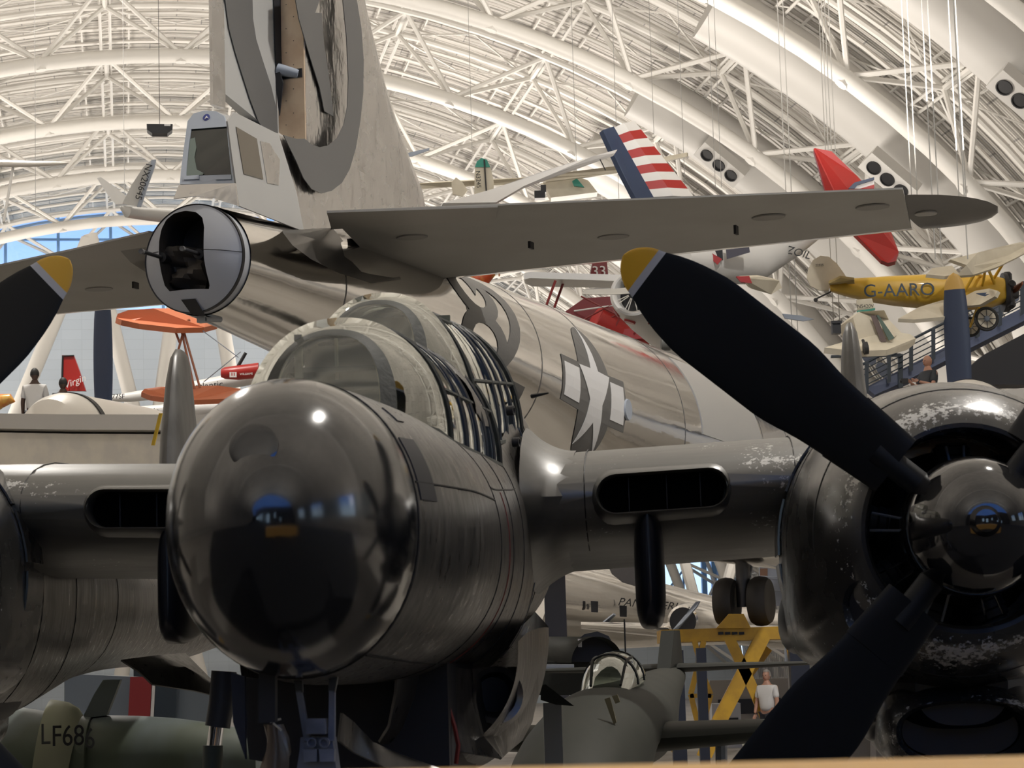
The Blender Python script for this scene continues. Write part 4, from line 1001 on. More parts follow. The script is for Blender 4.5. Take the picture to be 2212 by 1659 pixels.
# ---- tailplane
zs = zt + .62
def hz(px, py, z=None): return B.hz(px, py, zs if z is None else z)
TEr, LEr = hz(706, 455), hz(872, 602); TEt, LEt = hz(1950, 405), hz(1972, 490); tipp = hz(2150, 441)
def stab(sg):
    mx = lambda p: Vector((sg * p.x, p.y, p.z))
    bm = NB(); st = []
    root = .1
    for k in range(8):
        t = k / 7; te = TEr.lerp(TEt, t); le = LEr.lerp(LEt, t)
        hin = te.lerp(le, .36)
        st.append((mx(le), mx(hin), lerp(.30, .16, t)))
    st.insert(0, (mx(Vector((root, LEr.y + .25, zs))), mx(Vector((root, TEr.lerp(LEr, .36).y, zs))), .34))
    wing(bm, st, 12); s_ = obj('tailplane', bm, m_alu, b29)
    # elevator, hinged and drooping a little
    bm = NB(); rr = []
    for t, dz in ((0.0, 0), (.5, 0), (1.0, 0)):
        te = mx(TEr.lerp(TEt, t)); hin = mx(TEr.lerp(LEr, .86).lerp(TEt.lerp(LEt, .74), t)); th = lerp(.15, .08, t)
        up = Vector((0, 0, 1)); dn = -.055
        rr.append([te + up * .0, hin + up * -.02, hin - up * (th * .5 + .09), te - up * .02])
    faces(bm, rr); el = obj('elevator', bm, m_fabric, s_, smooth=False)
    # trim tab
    def ep(px, py, z=zs - .005): p = B.hz(px, py, z); return mx(p)
    bm = NB(); slab(bm, [ep(x, y, zs - .03) + Vector((0, 0, -.03)) for x, y in ((706, 452), (1075, 440), (1070, 468), (716, 488))], (0, 0, .02)); tt_ = obj('trim_tab', bm, mat('tab_grey', (.37, .355, .33), .5), el, smooth=False)
    for x, y in ((890, 513), (1325, 527 - 15), (1660, 470), (1885, 448)):
        zz = zs - .08
        for _ in range(3):
            q = B.hz(x, y, zz); t = (q.x - TEr.x) / (TEt.x - TEr.x); ty = lerp(TEr.y, TEt.y, t); hy_ = lerp(lerp(TEr.y, LEr.y, .86), lerp(TEt.y, LEt.y, .74), t)
            zz = zs - lerp(.02, lerp(.15, .08, t) * .5 + .09, (q.y - ty) / (hy_ - ty))
        bm = NB(); lathe(bm, [(-.01, .16), (.006, .155)], mx(q), (0, 0, -1), 24); bmesh.ops.scale(bm, vec=(1.2, .9, 1), space=Matrix.Translation(-mx(q)), verts=bm.verts[:])
        obj('access_cover', bm, mat('cover_dark', (.26, .25, .23), .5), el)
    p = mx(B.hz(1147, 530, zs - .2)); bm = NB(); box(bm, p, (.03, .12, .08)); obj('tie_down_ring', bm, M_black, el)
    bm = NB(); p = mx(B.hz(1590, 497, zs - .2)); box(bm, p, (.03, .10, .10)); obj('tie_down_ring', bm, M_black, el)
    # tip fairing
    bm = NB(); st = []
    for t in (0, .25, .5, .7, .85, .95, 1.0):
        w = math.sqrt(1 - t ** 2.4) if t < 1 else .02
        te = TEt.lerp(LEt, .16); c0 = te.lerp(LEt, .5); ch = (LEt - te).length * w
        cen = c0.lerp(Vector((tipp.x, c0.y + .25, zs)), t); cen.x = lerp(c0.x, tipp.x, t)
        st.append((mx(cen + Vector((0, ch / 2, 0))), mx(cen - Vector((0, ch / 2, 0))), .17 * w + .01))
    wing(bm, st, 12); tf = obj('tailplane_tip', bm, mat('tip_gloss_dark', (.05, .047, .043), .22, .3, ior=2.), s_)
    bm = NB(); lathe(bm, [(-.02, .13), (.006, .125)], mx(B.hz(2000, 462, zs - .07)), (0, 0, -1), 24); obj('access_cover', bm, mat('cover_grey', (.35, .34, .32), .4), tf)
    return s_
stab(1); stab(-1)
# curved fillet at the tailplane root
for sg in (1, -1):
    bm = NB(); rr = []
    for (px, py, px2, py2) in ((612, 504, 614, 502), (632, 530, 665, 495), (672, 560, 718, 492), (732, 590, 745, 525), (802, 612, 800, 572), (866, 604, 868, 600)):
        a = B.hx(px, py, .98 + .002 * max(0, px - 700)); b = B.hz(px2, py2, zs - .06); m_ = (a + b) / 2 + Vector((-.02, 0, .03))
        rr.append([Vector((sg * q.x, q.y, q.z)) for q in (a, m_, b)])
    faces(bm, rr, False, False, False); bmesh.ops.solidify(bm, geom=bm.faces[:], thickness=.03); obj('tailplane_root_fillet', bm, mat('fillet_dark_alu', (.35, .34, .32), .28, .9), b29)
# ---- markings on the fuselage
def b_arc(px, py):
    """(y, angle) on the starboard side seen at a pixel"""
    y = None; best = None
    d = ray(px, py); o = Vector((0, 0, EYE))
    lo = None
    for i in range(240):
        y = 4 + 26 * i / 240
        q = B.hy(px, py, y); cx, hw, zt_, zb_, n_, zm = bfus.par(y); hz_ = (zt_ - zm) if q.z > zm else (zm - zb_)
        f = (q.x / hw) ** 2 + ((q.z - zm) / hz_) ** 2
        if lo is not None and lo[1] > 1 >= f:
            return y, math.atan2((q.z - zm) / hz_, q.x / hw)
        lo = (y, f)
    return None
c0 = b_arc(1283, 850)
def map_star(yc, ac, flip=-1):
    def fn(u, v, h):
        y = yc + u * .58; r = bfus.par(y)[1]
        return bfus.pt(y, ac + v / 1.35, h + .004)
    return fn
RS = .98
circ_ = [(RS * math.cos(2 * math.pi * k / 48), RS * math.sin(2 * math.pi * k / 48)) for k in range(48)]
bars = [(-RS * 1.98, -.34 * RS), (RS * 1.98, -.34 * RS), (RS * 1.98, .34 * RS), (-RS * 1.98, .34 * RS)]
fn = map_star(*c0)
st0 = decal('star_insignia', poly_bm([circ_]), fn, m_ins, b29, .16, .004)
decal('insignia_bar', poly_bm([bars]), lambda u, v, h: fn(u, v, h + .001), m_ins, st0, .16, .004)
wb = lambda s_: [(s_ * .98 * RS, -.25 * RS), (s_ * 1.86 * RS, -.25 * RS), (s_ * 1.86 * RS, .25 * RS), (s_ * .98 * RS, .25 * RS)]
wb2 = lambda s_: [(s_ * RS * .72, -.34 * RS), (s_ * 1.86 * RS, -.34 * RS), (s_ * 1.86 * RS, .48 * RS), (s_ * RS * .72, .48 * RS)]
decal('insignia_white_bar', poly_bm([wb(1)]), lambda u, v, h: fn(u, v, h + .006), m_inw, st0, .16)
decal('insignia_white_bar', poly_bm([wb(-1)]), lambda u, v, h: fn(u, v, h + .006), m_inw, st0, .16)
star_ = [((RS if k % 2 == 0 else RS * .40) * math.sin(math.pi * k / 5), (RS if k % 2 == 0 else RS * .40) * math.cos(math.pi * k / 5)) for k in range(10)]
decal('insignia_star', poly_bm([star_]), lambda u, v, h: fn(u, v, h + .009), m_inw, st0, .12)
for ch, px, py in (('8', 1040, 700), ('2', 1092, 735)):
    ca = b_arc(px, py); bm = text_bm(ch, 3.0); f2 = map_star(*ca)
    for v in bm.verts: v.co.x *= 1.7
    decal('fuselage_number', bm, f2, m_ins, b29, .16)
# small details along the flank
for px, py in ((1352, 885),):
    q = b_arc(px, py)
    if q: bm = NB(); lathe(bm, [(0, .16), (.03, .15)], bfus.pt(*q), (1, 0, 0), 20); obj('blister_window', bm, M_steelgrey, b29)
q = b_arc(1510, 868); 
bm = NB(); bfus.strip(bm, q[0] - .2, q[0] + 3.2, .0, .86, .012, .02, 16, 6); obj('wing_root_fairing', bm, m_fabl, b29)
# ---- wing
wy = 21.5; 
def wline(px, py, tguess):   # point on the trailing edge line at a pixel: local y fixed
    return B.hy(px, py, tguess)
TEl = B.hy(0, 895, wy); TErg = B.hy(2212, 838, wy); TE0 = B.hy(1590, 900, wy)
wz = lambda x: lerp(TE0.z, TErg.z, (x - TE0.x) / (TErg.x - TE0.x)) if x >= 0 else lerp(TE0.z, TEl.z, (-x - TE0.x) / (-TEl.x - TE0.x))
for sg in (1, -1):
    bm = NB(); st = []
    for x, ch, th in ((0.2, 5.2, .9), (1.5, 5.2, .9), (8, 4.2, .65), (14, 3.2, .45), (20, 2.0, .2)):
        z = wz(sg * x) if x < 15 else wz(sg * 15) + (x - 15) * .08
        st.append((Vector((sg * x, wy + ch + .3, z)), Vector((sg * x, wy + 1.2, z)), th))
    wing(bm, st, 14); wg = obj('wing', bm, m_alu, b29)
    bm = NB(); rr = []
    for x in (1.3, 15., 21.):
        z = wz(sg * x) if x < 15 else wz(sg * 15) + (x - 15) * .08
        rr.append([Vector((sg * x, wy, z)), Vector((sg * x, wy + 1.9, z + .12)), Vector((sg * x, wy + 1.9, z - .55)), Vector((sg * x, wy, z - .32))])
    faces(bm, rr); fl_ = obj('flap', bm, mat('flap_pale_metal', (.62, .59, .54), .35, .5, vary=(2, (.70, .66, .58))), wg, smooth=False)
    bm = NB(); rr = []
    for x in (1.3, 15., 21.):
        z = wz(sg * x) if x < 15 else wz(sg * 15) + (x - 15) * .08
        rr.append([Vector((sg * x, wy - .02, z + .0)), Vector((sg * x, wy - .01, z - .33)), Vector((sg * x, wy + .9, z - .42)), Vector((sg * x, wy + .3, z - .1))])
    faces(bm, rr); obj('flap_edge_band', bm, mat('band_grey', (.50, .48, .45), .45), fl_, smooth=False)
    bm = NB(); rr = []
    for x in (1.3, 15., 21.):
        z = wz(sg * x) if x < 15 else wz(sg * 15) + (x - 15) * .08
        rr.append([Vector((sg * x, wy + .2, z - .40)), Vector((sg * x, wy + 4.6, z - .5)), Vector((sg * x, wy + 4.6, z - .9)), Vector((sg * x, wy + .2, z - 1.25))])
    faces(bm, rr); obj('flap_lowered', bm, mat('flap_pale_metal'), wg, smooth=False)
    for px, py, r_ in (((2075, 812, .95),) if sg > 0 else ((105, 842, 1.05),)):
        q = B.hy(px, py, wy + .8)
        nb = Body([(wy + .5, q.x, .3, q.z - .7, q.z - 1.2, 2, q.z - 1.05), (wy + .7, q.x, .75, q.z - .25, q.z - 1.5, 2, q.z - 1.05), (wy + 1.5, q.x, r_, q.z, q.z - 2.1, 2, q.z - 1.05), (wy + 4.5, q.x, r_, q.z, q.z - 2.1, 2, q.z - 1.05), (wy + 6.8, q.x, .85, q.z - .2, q.z - 1.9, 2, q.z - 1.05)])
        bm = NB(); nb.skin(bm, wy + .5, wy + 6.8, 24, 40); na_ = obj('nacelle', bm, mat('nacelle_pale', (.66, .63, .58), .35, .4), wg)
        bm = NB(); nb.strip(bm, wy + 1.45, wy + 1.62, 0, math.pi, .02, .02, 40); obj('nacelle_band', bm, M_black, na_)
        hz_ = q.z - 1.05
        prop = None
        ptop = ((2058, 588) if sg > 0 else (217, 628))
        tp = B.hy(ptop[0], ptop[1], wy + 6.9); hub = Vector((tp.x, wy + 7.0, hz_)); RL = tp.z - hz_
        bm = NB(); lathe(bm, [(-.5, .35), (0, .38), (.5, .3), (.7, .05)], hub, (0, 1, 0), 20); prop = obj('propeller', bm, M_steelgrey, wg)
        for k in range(4):
            for r0, r1, nm, mm in ((.3, RL * .91, 'blade', mat('blade_dark_blue', (.03, .045, .09), .4)), (RL * .91, RL, 'blade_tip', mat('blade_tip_ochre', (.62, .38, .10), .5))):
                bm = NB(); rr = []
                for i in range(13):
                    r = lerp(r0, r1, i / 12) if nm == 'blade' else lerp(r0, r1, 1 - (1 - i / 12) ** 2); t = r / RL
                    w = pchip([.1, .35, .6, .85, .95, .985, 1], [.12, .25, .28, .25, .19, .11, .01], t) ; 
                    rr.append([Vector((w * math.cos(a), .05 * math.sin(a), r)) for a in [2 * math.pi * j / 12 for j in range(12)]])
                faces(bm, rr); rotY(bm, k * math.pi / 2, hub); bl_ = obj(nm, bm, mm, prop)
# nose gear leg and twin wheels of the bomber

NG = B.local(W(1607, 1300, 45))
bm = NB(); tube(bm, [NG + Vector((0, 0, -.1)), Vector((NG.x, NG.y, zt - 1.5))], .14, 14); leg = obj('nose_gear_leg', bm, mat('leg_dark_metal', (.10, .10, .11), .4, .5), b29)
bm = NB(); tube(bm, [NG + Vector((0, .3, .5)), NG + Vector((0, 1.6, 2.2))], .08, 10); obj('drag_brace', bm, M_steelgrey, leg)
bm = NB(); box(bm, NG + Vector((-.3, -.2, 1.1)), (.25, .3, .6)); obj('torque_link', bm, M_black, leg)
m_tyre = mat('tyre_dark', (.045, .042, .04), .6)
for dx in (-.34, .34):
    bm = NB(); lathe(bm, [(-.17, .18), (-.19, .32), (-.18, .42), (-.10, .47), (0, .485), (.10, .47), (.18, .42), (.19, .32), (.17, .18)], NG + Vector((dx, 0, 0)), (1, 0, 0), 36); tw = obj('tyre', bm, m_tyre, leg)
    bm = NB(); lathe(bm, [(-.14, .05), (-.14, .18), (.14, .18), (.14, .05)], NG + Vector((dx, 0, 0)), (1, 0, 0), 20); obj('wheel_hub', bm, M_steelgrey, tw)
# ================================================================ other aircraft and furniture
class Thing:
    def __init__(s, name, loc, label, cat, group=None):
        s.loc = Vector(loc); s.root = bpy.data.objects.new(name, None); COL.objects.link(s.root); s.root.location = s.loc; s.root.empty_display_size = .3
        tag(s.root, label, cat, group)
    def add(s, name, bm, m, parent=None, smooth=True, sharp=35):
        bmesh.ops.translate(bm, vec=-s.loc, verts=bm.verts[:]); return obj(name, bm, m, parent or s.root, sharp, smooth)
    def slab(s, name, pts, th, m, parent=None):          # pts: (px, py, depth)
        P3 = [W(*p) for p in pts]; n = Vector((0, 0, 0))
        for i in range(len(P3)): n += (P3[i] - P3[0]).cross(P3[(i + 1) % len(P3)] - P3[0])
        bm = NB(); slab(bm, P3, n.normalized() * th); return s.add(name, bm, m, parent, False)
    def tube(s, name, pts, r, m, parent=None, n=8):
        bm = NB(); tube(bm, [W(*p) for p in pts], r, n); return s.add(name, bm, m, parent)
    def lathe(s, name, prof, px, py, d, axis, m, parent=None, n=24):
        bm = NB(); lathe(bm, prof, W(px, py, d), axis, n); return s.add(name, bm, m, parent)
    def text(s, name, txt, px, py, d, h, m, parent=None, xdir=(1, 0, 0), tilt=0., squeeze=1., rot=0., shear=0.):
        """flat lettering h metres tall centred on a pixel at a depth, running along xdir"""
        bm = text_bm(txt, h / .72, 0.006, shear=shear); c = W(px, py, d); xd = Vector(xdir).normalized()
        xd = (Matrix.Rotation(rot, 3, 'Y') @ xd).normalized(); nrm = Vector((0, -1, 0)); nrm = (nrm - xd * nrm.dot(xd)).normalized(); up = nrm.cross(xd).normalized()
        for v in bm.verts: v.co = c + xd * v.co.x * squeeze + up * v.co.y + nrm * (v.co.z + .02)
        return s.add(name, bm, m, parent, False)
red = mat('gloss_red', (.40, .02, .016), .35); dred = mat('dark_red', (.22, .02, .02), .4)
cream = mat('cream_fabric', (.72, .66, .53), .55, vary=(1.5, (.62, .56, .44))); white = mat('aircraft_white', (.78, .77, .75), .35)
navy = mat('navy_paint', (.025, .045, .10), .4); teal = mat('teal_paint', (.05, .32, .24), .5); yel = mat('aircraft_yellow', (.80, .50, .05), .38, coat=.3)
orange = mat('orange_fabric', (.66, .20, .09), .5); steel = mat('stringer_blue', (.11, .14, .24), .5); railm = mat('rail_blue_black', (.03, .045, .065), .45)
olive = mat('camouflage_green', (.014, .017, .013), .6, spec=.3, vary=(1.2, (.022, .024, .019))); dkol = mat('dark_camouflage', (.015, .017, .015), .6, spec=.3)
silver = MATS['polished_aluminium']

# --- yellow biplane
D = 52
T = Thing('yellow_biplane', W(1960, 640, D), 'yellow biplane with cream wings and lettered side hanging over the walkway', 'airplane')
rows = [(1792, 606, 629, .10), (1830, 603, 640, .18), (1880, 601, 651, .26), (1935, 598, 659, .33), (1990, 596, 664, .38), (2040, 595, 666, .40), (2100, 595, 667, .40), (2140, 597, 664, .38), (2166, 604, 655, .30)]
bm = NB(); rg = []
for x, a, b, w in rows:
    p, q = W(x, a, D), W(x, b, D); c = (p + q) / 2; hh = (p.z - q.z) / 2
    w *= 1.37; rg.append([c + Vector((0, w * math.copysign(abs(math.cos(t)) ** .6, math.cos(t)), hh * math.copysign(abs(math.sin(t)) ** .6, math.sin(t)))) for t in [2 * math.pi * k / 24 for k in range(24)]])
faces(bm, rg); fz_ = T.add('fuselage', bm, yel)
T.text('registration_letters', 'G-AARO', 1942, 628, D - .58, .30, mat('letter_blue_grey', (.06, .09, .13), .5), fz_, squeeze=1.02)
T.slab('rudder', [(1743, 600, D), (1746, 580, D), (1756, 562, D), (1772, 553, D), (1790, 555, D), (1808, 570, D), (1822, 590, D), (1830, 603, D), (1795, 608, D), (1790, 629, D), (1768, 627, D), (1750, 618, D)], .06, cream)
T.text('fin_number', '22325', 1770, 573, D - .06, .055, M_black)
T.slab('tailplane', [(1790, 610, D - .8), (1815, 598, D - .9), (1845, 602, D - .9), (1846, 611, D - .5), (1820, 612, D), (1792, 614, D)], .05, mat('tail_tan', (.50, .38, .16), .5))
T.slab('lower_wing', [(1940, 692, 49.5), (1985, 667, 50.2), (2035, 652, 51), (2085, 648, 51.6), (2085, 668, 50.6), (2040, 688, 49.6), (1975, 694, 49.3)], .08, cream)
T.slab('lower_wing', [(2080, 645, 51.5), (2110, 630, 51), (2140, 625, 50.5), (2158, 630, 50), (2152, 642, 50), (2120, 660, 50.5), (2082, 664, 51.2)], .08, cream)
T.slab('wing_emblem', [(2108, 634, 49.9), (2132, 632, 49.9), (2128, 636, 49.9), (2138, 635, 49.9), (2128, 640, 49.9), (2118, 638, 49.9)], .02, navy)
T.slab('upper_wing', [(2000, 596, 50), (2012, 583, 50.3), (2055, 577, 50.8), (2072, 596, 50.4), (2040, 600, 50)], .08, cream)
T.slab('upper_wing', [(2050, 563, 49.5), (2110, 548, 50), (2160, 535, 50.5), (2200, 526, 51), (2225, 527, 51.2), (2228, 540, 51), (2195, 558, 50.5), (2150, 580, 50), (2100, 596, 49.8), (2065, 598, 49.6), (2085, 575, 49.6)], .09, cream)
for a, b in (((2082, 632, 51.5), (2122, 562, 50.5)), ((2122, 618, 51.5), (2132, 560, 50.5)), ((2148, 612, 51.5), (2132, 575, 50.5)), ((2148, 600, 51.5), (2175, 555, 50.8)), ((2120, 595, 51.6), (2098, 590, 50.3))):
    T.tube('wing_strut', [a, b], .035, yel)
bm = NB(); c = W(2170, 632, D)
lathe(bm, [(-.05, .45), (.05, .45), (.15, .2), (.3, .14)], c, (1, 0, 0), 20); eg = T.add('engine', bm, M_black)
for k in range(5):
    a = 2 * math.pi * (k + .25) / 5; bm = NB(); lathe(bm, [(.15, .10), (.28, .11), (.42, .11), (.47, .07)], c + Vector((.08, 0, 0)), (0, math.cos(a), math.sin(a)), 10); T.add('cylinder', bm, M_black, eg)
T.slab('propeller', [(2182, 632, D), (2190, 620, D - .5), (2208, 608, D - 1), (2210, 614, D - 1), (2202, 626, D - .5), (2186, 636, D)], .04, mat('prop_brown', (.22, .07, .03), .35), eg)
def spoked(Tn, px, py, d, r, nm='wheel', parent=None):
    c = W(px, py, d); bm = NB(); tube(bm, [c + Vector((r * math.cos(a), 0, r * math.sin(a))) for a in [2 * math.pi * k / 28 for k in range(29)]], r * .14, 8); w_ = Tn.add(nm, bm, M_rubber, parent)
    bm = NB(); lathe(bm, [(-.04, r * .82), (0, r * .86), (.04, r * .82)], c, (0, 1, 0), 24); Tn.add('wheel_disc', bm, cream, w_)
    bm = NB(); lathe(bm, [(-.08, r * .2), (-.02, r * .34)], c, (0, 1, 0), 14); Tn.add('hub', bm, M_steelgrey, w_)
    for k in range(8):
        a = math.pi * k / 4; bm = NB(); tube(bm, [c + Vector((0, -.05, 0)), c + Vector((r * .84 * math.cos(a), -.05, r * .84 * math.sin(a)))], .008, 4); Tn.add('spoke', bm, M_black, w_)
spoked(T, 2131, 689, 51, .245); spoked(T, 2096, 706, 52.6, .21)
T.tube('gear_leg', [(2131, 689, 51.1), (2112, 660, 51.6), (2096, 706, 52.5)], .028, yel)
T.tube('tail_skid', [(1795, 630, D), (1762, 646, D)], .018, M_black); bm = NB(); lathe(bm, [(-.03, .04), (0, .05), (.03, .04)], W(1762, 648, D), (0, 1, 0), 14); T.add('tail_wheel', bm, M_rubber)

# --- cream light airplane behind the grey fin
D = 44
T = Thing('cream_light_airplane', W(1870, 720, D), 'cream light airplane seen from below below the yellow biplane, dark stripes and small wheel', 'airplane')
T.slab('fuselage', [(1828, 695, D), (1840, 683, D), (1895, 680, D), (1905, 700, D + .5), (1932, 728, D + .5), (1915, 738, D), (1840, 745, D)], .5, cream)
T.slab('wing', [(1780, 757, D - 1), (1830, 742, D), (1925, 722, D), (1965, 728, D + .2), (1977, 737, D + .2), (1960, 750, D), (1915, 762, D - .6), (1850, 765, D - 1)], .12, cream)
T.slab('stripe', [(1881, 682, D - .3), (1893, 681, D - .3), (1915, 738, D - .3), (1903, 740, D - .3)], .03, mat('stripe_brown', (.14, .10, .09), .5))
T.slab('stripe', [(1893, 681, D - .32), (1898, 681, D - .32), (1932, 730, D - .32), (1920, 736, D - .32)], .03, mat('stripe_green', (.10, .15, .12), .5))
T.slab('tail_fin', [(1850, 648, D + 1), (1883, 645, D + 1), (1890, 670, D + 1), (1852, 676, D + 1)], .06, cream)
T.slab('fin_band', [(1851, 672, D + .95), (1890, 666, D + .95), (1890, 670, D + .95), (1852, 676, D + .95)], .06, teal)
T.text('fin_number', 'N5420V', 1869, 662, D + .9, .07, M_black)
bm = NB(); lathe(bm, [(-.05, .08), (-.04, .12), (.04, .12), (.05, .08)], W(1870, 752, D - 1), (1, 0, .1), 18); T.add('wheel', bm, M_rubber); T.tube('wheel_fork', [(1864, 735, D - .8), (1870, 752, D - 1)], .03, M_black)
bm = NB(); c = W(1806, 709, D - .5); box(bm, c, (.16, .2, .22)); box(bm, c + Vector((0, -.1, .1)), (.2, .06, .05)); T.add('engine', bm, M_black, smooth=False)

# --- stair and walkway with rails
D = 58
St = Thing('walkway_stair', W(2050, 800, D), 'sloping walkway with dark blue railings at far right behind the yellow biplane', 'stairs')
St.slab('stringer', [(1870, 842, D), (2212, 668, D + .2), (2260, 648, D), (2260, 672, D), (2212, 698, D), (1960, 826, D), (1890, 858, D)], .3, steel)
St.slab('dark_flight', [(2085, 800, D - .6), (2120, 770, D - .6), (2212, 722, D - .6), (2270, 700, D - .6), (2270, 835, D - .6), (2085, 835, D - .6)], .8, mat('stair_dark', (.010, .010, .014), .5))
for k in range(9):
    x = 1868 + k * 48; yb_ = 842 - (x - 1870) * .509; St.slab('post', [(x, yb_ + 10, D - .3), (x, yb_ - 58, D - .3), (x + 8, yb_ - 62, D - .3), (x + 8, yb_ + 6, D - .3)], .08, railm)
for j in range(5):
    dy = -58 + j * 12; St.tube('rail', [(1862, 842 + dy + 4, D - .3), (2270, 842 - 400 * .509 + dy, D - .3)], .035 if j == 0 else .015, railm)
St.slab('frame_column', [(1940, 765, D - .2), (1950, 765, D - .2), (1950, 850, D - .2), (1940, 850, D - .2)], .1, railm); St.slab('frame_beam', [(1795, 768, D - .2), (1945, 764, D - .2), (1945, 770, D - .2), (1795, 773, D - .2)], .12, railm)
for k, (x, y) in enumerate(((1876, 772), (1908, 800), (2150, 672), (2185, 636))):  # dark discs put in as shadow shapes on the wall
    o = Thing('shadow_disc', W(x, y, D + 2), ['dark disc shadow shape on the pale wall behind the stair rails', 'lower dark shape behind the stair rails', 'dark shape behind the spoked wheel', 'dark shape near the right edge behind the railing'][k], 'board', 'dark shadow discs behind the stair')
    bm = NB(); lathe(bm, [(0, .15), (.04, .15)], W(x, y, D + 2), (0, -1, 0), 20); bmesh.ops.scale(bm, vec=(1.0, 1, 1.6), space=Matrix.Translation(-W(x, y, D + 2)), verts=bm.verts[:]); bmesh.ops.rotate(bm, cent=W(x, y, D + 2), matrix=Matrix.Rotation(-.7, 3, 'Y'), verts=bm.verts[:]); o.add('board', bm, mat('shadow_slate', (.10, .12, .17), .5))

# --- people
skin = mat('skin', (.50, .27, .19), .5); skin_d = mat('skin_dark', (.06, .03, .02), .5); hairb = mat('hair_black', (.01, .01, .01), .6)
def person(loc, yaw, label, shirt, sk, hair=None, arms='down', scale=1., extra=None):
    """standing figure, feet at loc; grown from a skeleton with a skin modifier"""
    root = bpy.data.objects.new('person', None); COL.objects.link(root); root.location = loc; root.rotation_euler = (0, 0, yaw); root.scale = (scale,) * 3; tag(root, label, 'person')
    def grow(name, V, E, R, m, parent, lv=2, rootv=0):
        me = bpy.data.meshes.new(name); me.from_pydata(V, E, []); o = bpy.data.objects.new(name, me); COL.objects.link(o)
        sk_ = o.modifiers.new('s', 'SKIN'); 
        for i, r in enumerate(R): me.skin_vertices[0].data[i].radius = r if isinstance(r, tuple) else (r, r)
        me.skin_vertices[0].data[rootv].use_root = True
        su = o.modifiers.new('u', 'SUBSURF'); su.levels = lv; su.render_levels = lv
        bpy.context.view_layer.update(); dg = bpy.context.evaluated_depsgraph_get(); m2 = bpy.data.meshes.new_from_object(o.evaluated_get(dg))
        o.modifiers.clear(); o.data = m2; m2.materials.clear(); m2.materials.append(m); m2.shade_smooth(); o.parent = parent; return o
    if arms == 'down': el, wr = (.24, .02, 1.12), (.25, .10, .88)
    else: el, wr = (.26, .10, 1.14), (.12, .34, 1.22)
    V = [(0, 0, .95), (0, .01, 1.15), (0, 0, 1.38), (0, .0, 1.49), (0, .01, 1.58), (.18, 0, 1.40), el, wr, (-.18, 0, 1.40), (-el[0], el[1], el[2]), (-wr[0], wr[1], wr[2]), (.09, 0, .88), (.10, .01, .48), (.10, -.02, .08), (-.09, 0, .88), (-.10, .01, .48), (-.10, -.02, .08), (.10, .13, .04), (-.10, .13, .04)]
    E = [(0, 1), (1, 2), (2, 3), (3, 4), (2, 5), (5, 6), (6, 7), (2, 8), (8, 9), (9, 10), (0, 11), (11, 12), (12, 13), (0, 14), (14, 15), (15, 16), (13, 17), (16, 18)]
    R = [(.15, .11), (.14, .10), (.17, .11), .075, .065, .06, .045, .032, .06, .045, .032, .085, .06, .04, .085, .06, .04, .035, .035]
    body = grow('body', V, E, R, sk, root)
    bm = NB(); bmesh.ops.create_uvsphere(bm, u_segments=24, v_segments=16, radius=1)
    for v in bm.verts:
        x, y, z = v.co; jaw = 1 - .22 * max(0, -z) ; v.co = Vector((x * .078 * jaw, y * .098 * (1 - .1 * max(0, -z)), z * .120 + 1.65))
        if z < -.3 and y > .3: v.co.y += .010
    hd = obj('head', bm, sk, body)
    for nm, c_, s_ in (('nose', (0, .103, 1.64), (.014, .018, .022)), ('ear', (.078, -.005, 1.645), (.010, .018, .03)), ('ear', (-.078, -.005, 1.645), (.010, .018, .03)), ('eye', (.03, .088, 1.66), (.012, .010, .008)), ('eye', (-.03, .088, 1.66), (.012, .010, .008)), ('mouth', (0, .092, 1.59), (.024, .008, .006))):
        bm = NB(); bmesh.ops.create_uvsphere(bm, u_segments=12, v_segments=8, radius=1, matrix=Matrix.Translation(c_) @ Matrix.Diagonal((*s_, 1))); obj(nm, bm, M_black if nm == 'eye' else (dred if nm == 'mouth' else sk), hd)
    if hair:
        bm = NB(); bmesh.ops.create_uvsphere(bm, u_segments=24, v_segments=16, radius=1)
        bmesh.ops.delete(bm, geom=[v for v in bm.verts if v.co.z < -.35 or (v.co.y > .45 and v.co.z < .45)], context='VERTS')
        for v in bm.verts: v.co = Vector((v.co.x * .088, v.co.y * .108 - .006, v.co.z * .128 + 1.66))
        obj('hair', bm, hair, hd)
    # shirt
    sV = [(0, 0, .88), (0, .01, 1.15), (0, 0, 1.38), (0, 0, 1.46), (.18, 0, 1.40), tuple(lerp((.18, 0, 1.40)[k], el[k], .8) for k in range(3)), (-.18, 0, 1.40), tuple(lerp((-.18, 0, 1.40)[k], (-el[0], el[1], el[2])[k], .8) for k in range(3))]
    grow('shirt', sV, [(0, 1), (1, 2), (2, 3), (2, 4), (4, 5), (2, 6), (6, 7)], [(.20, .16), (.18, .14), (.195, .135), .085, .08, .07, .08, .07], shirt, root)
    tV = [(0, 0, .97), (.09, 0, .88), (.10, .01, .48), (.10, -.02, .10), (-.09, 0, .88), (-.10, .01, .48), (-.10, -.02, .10)]
    grow('trousers', tV, [(0, 1), (1, 2), (2, 3), (0, 4), (4, 5), (5, 6)], [(.16, .12), .10, .075, .06, .10, .075, .06], mat('trouser_dark', (.03, .035, .05), .7), root)
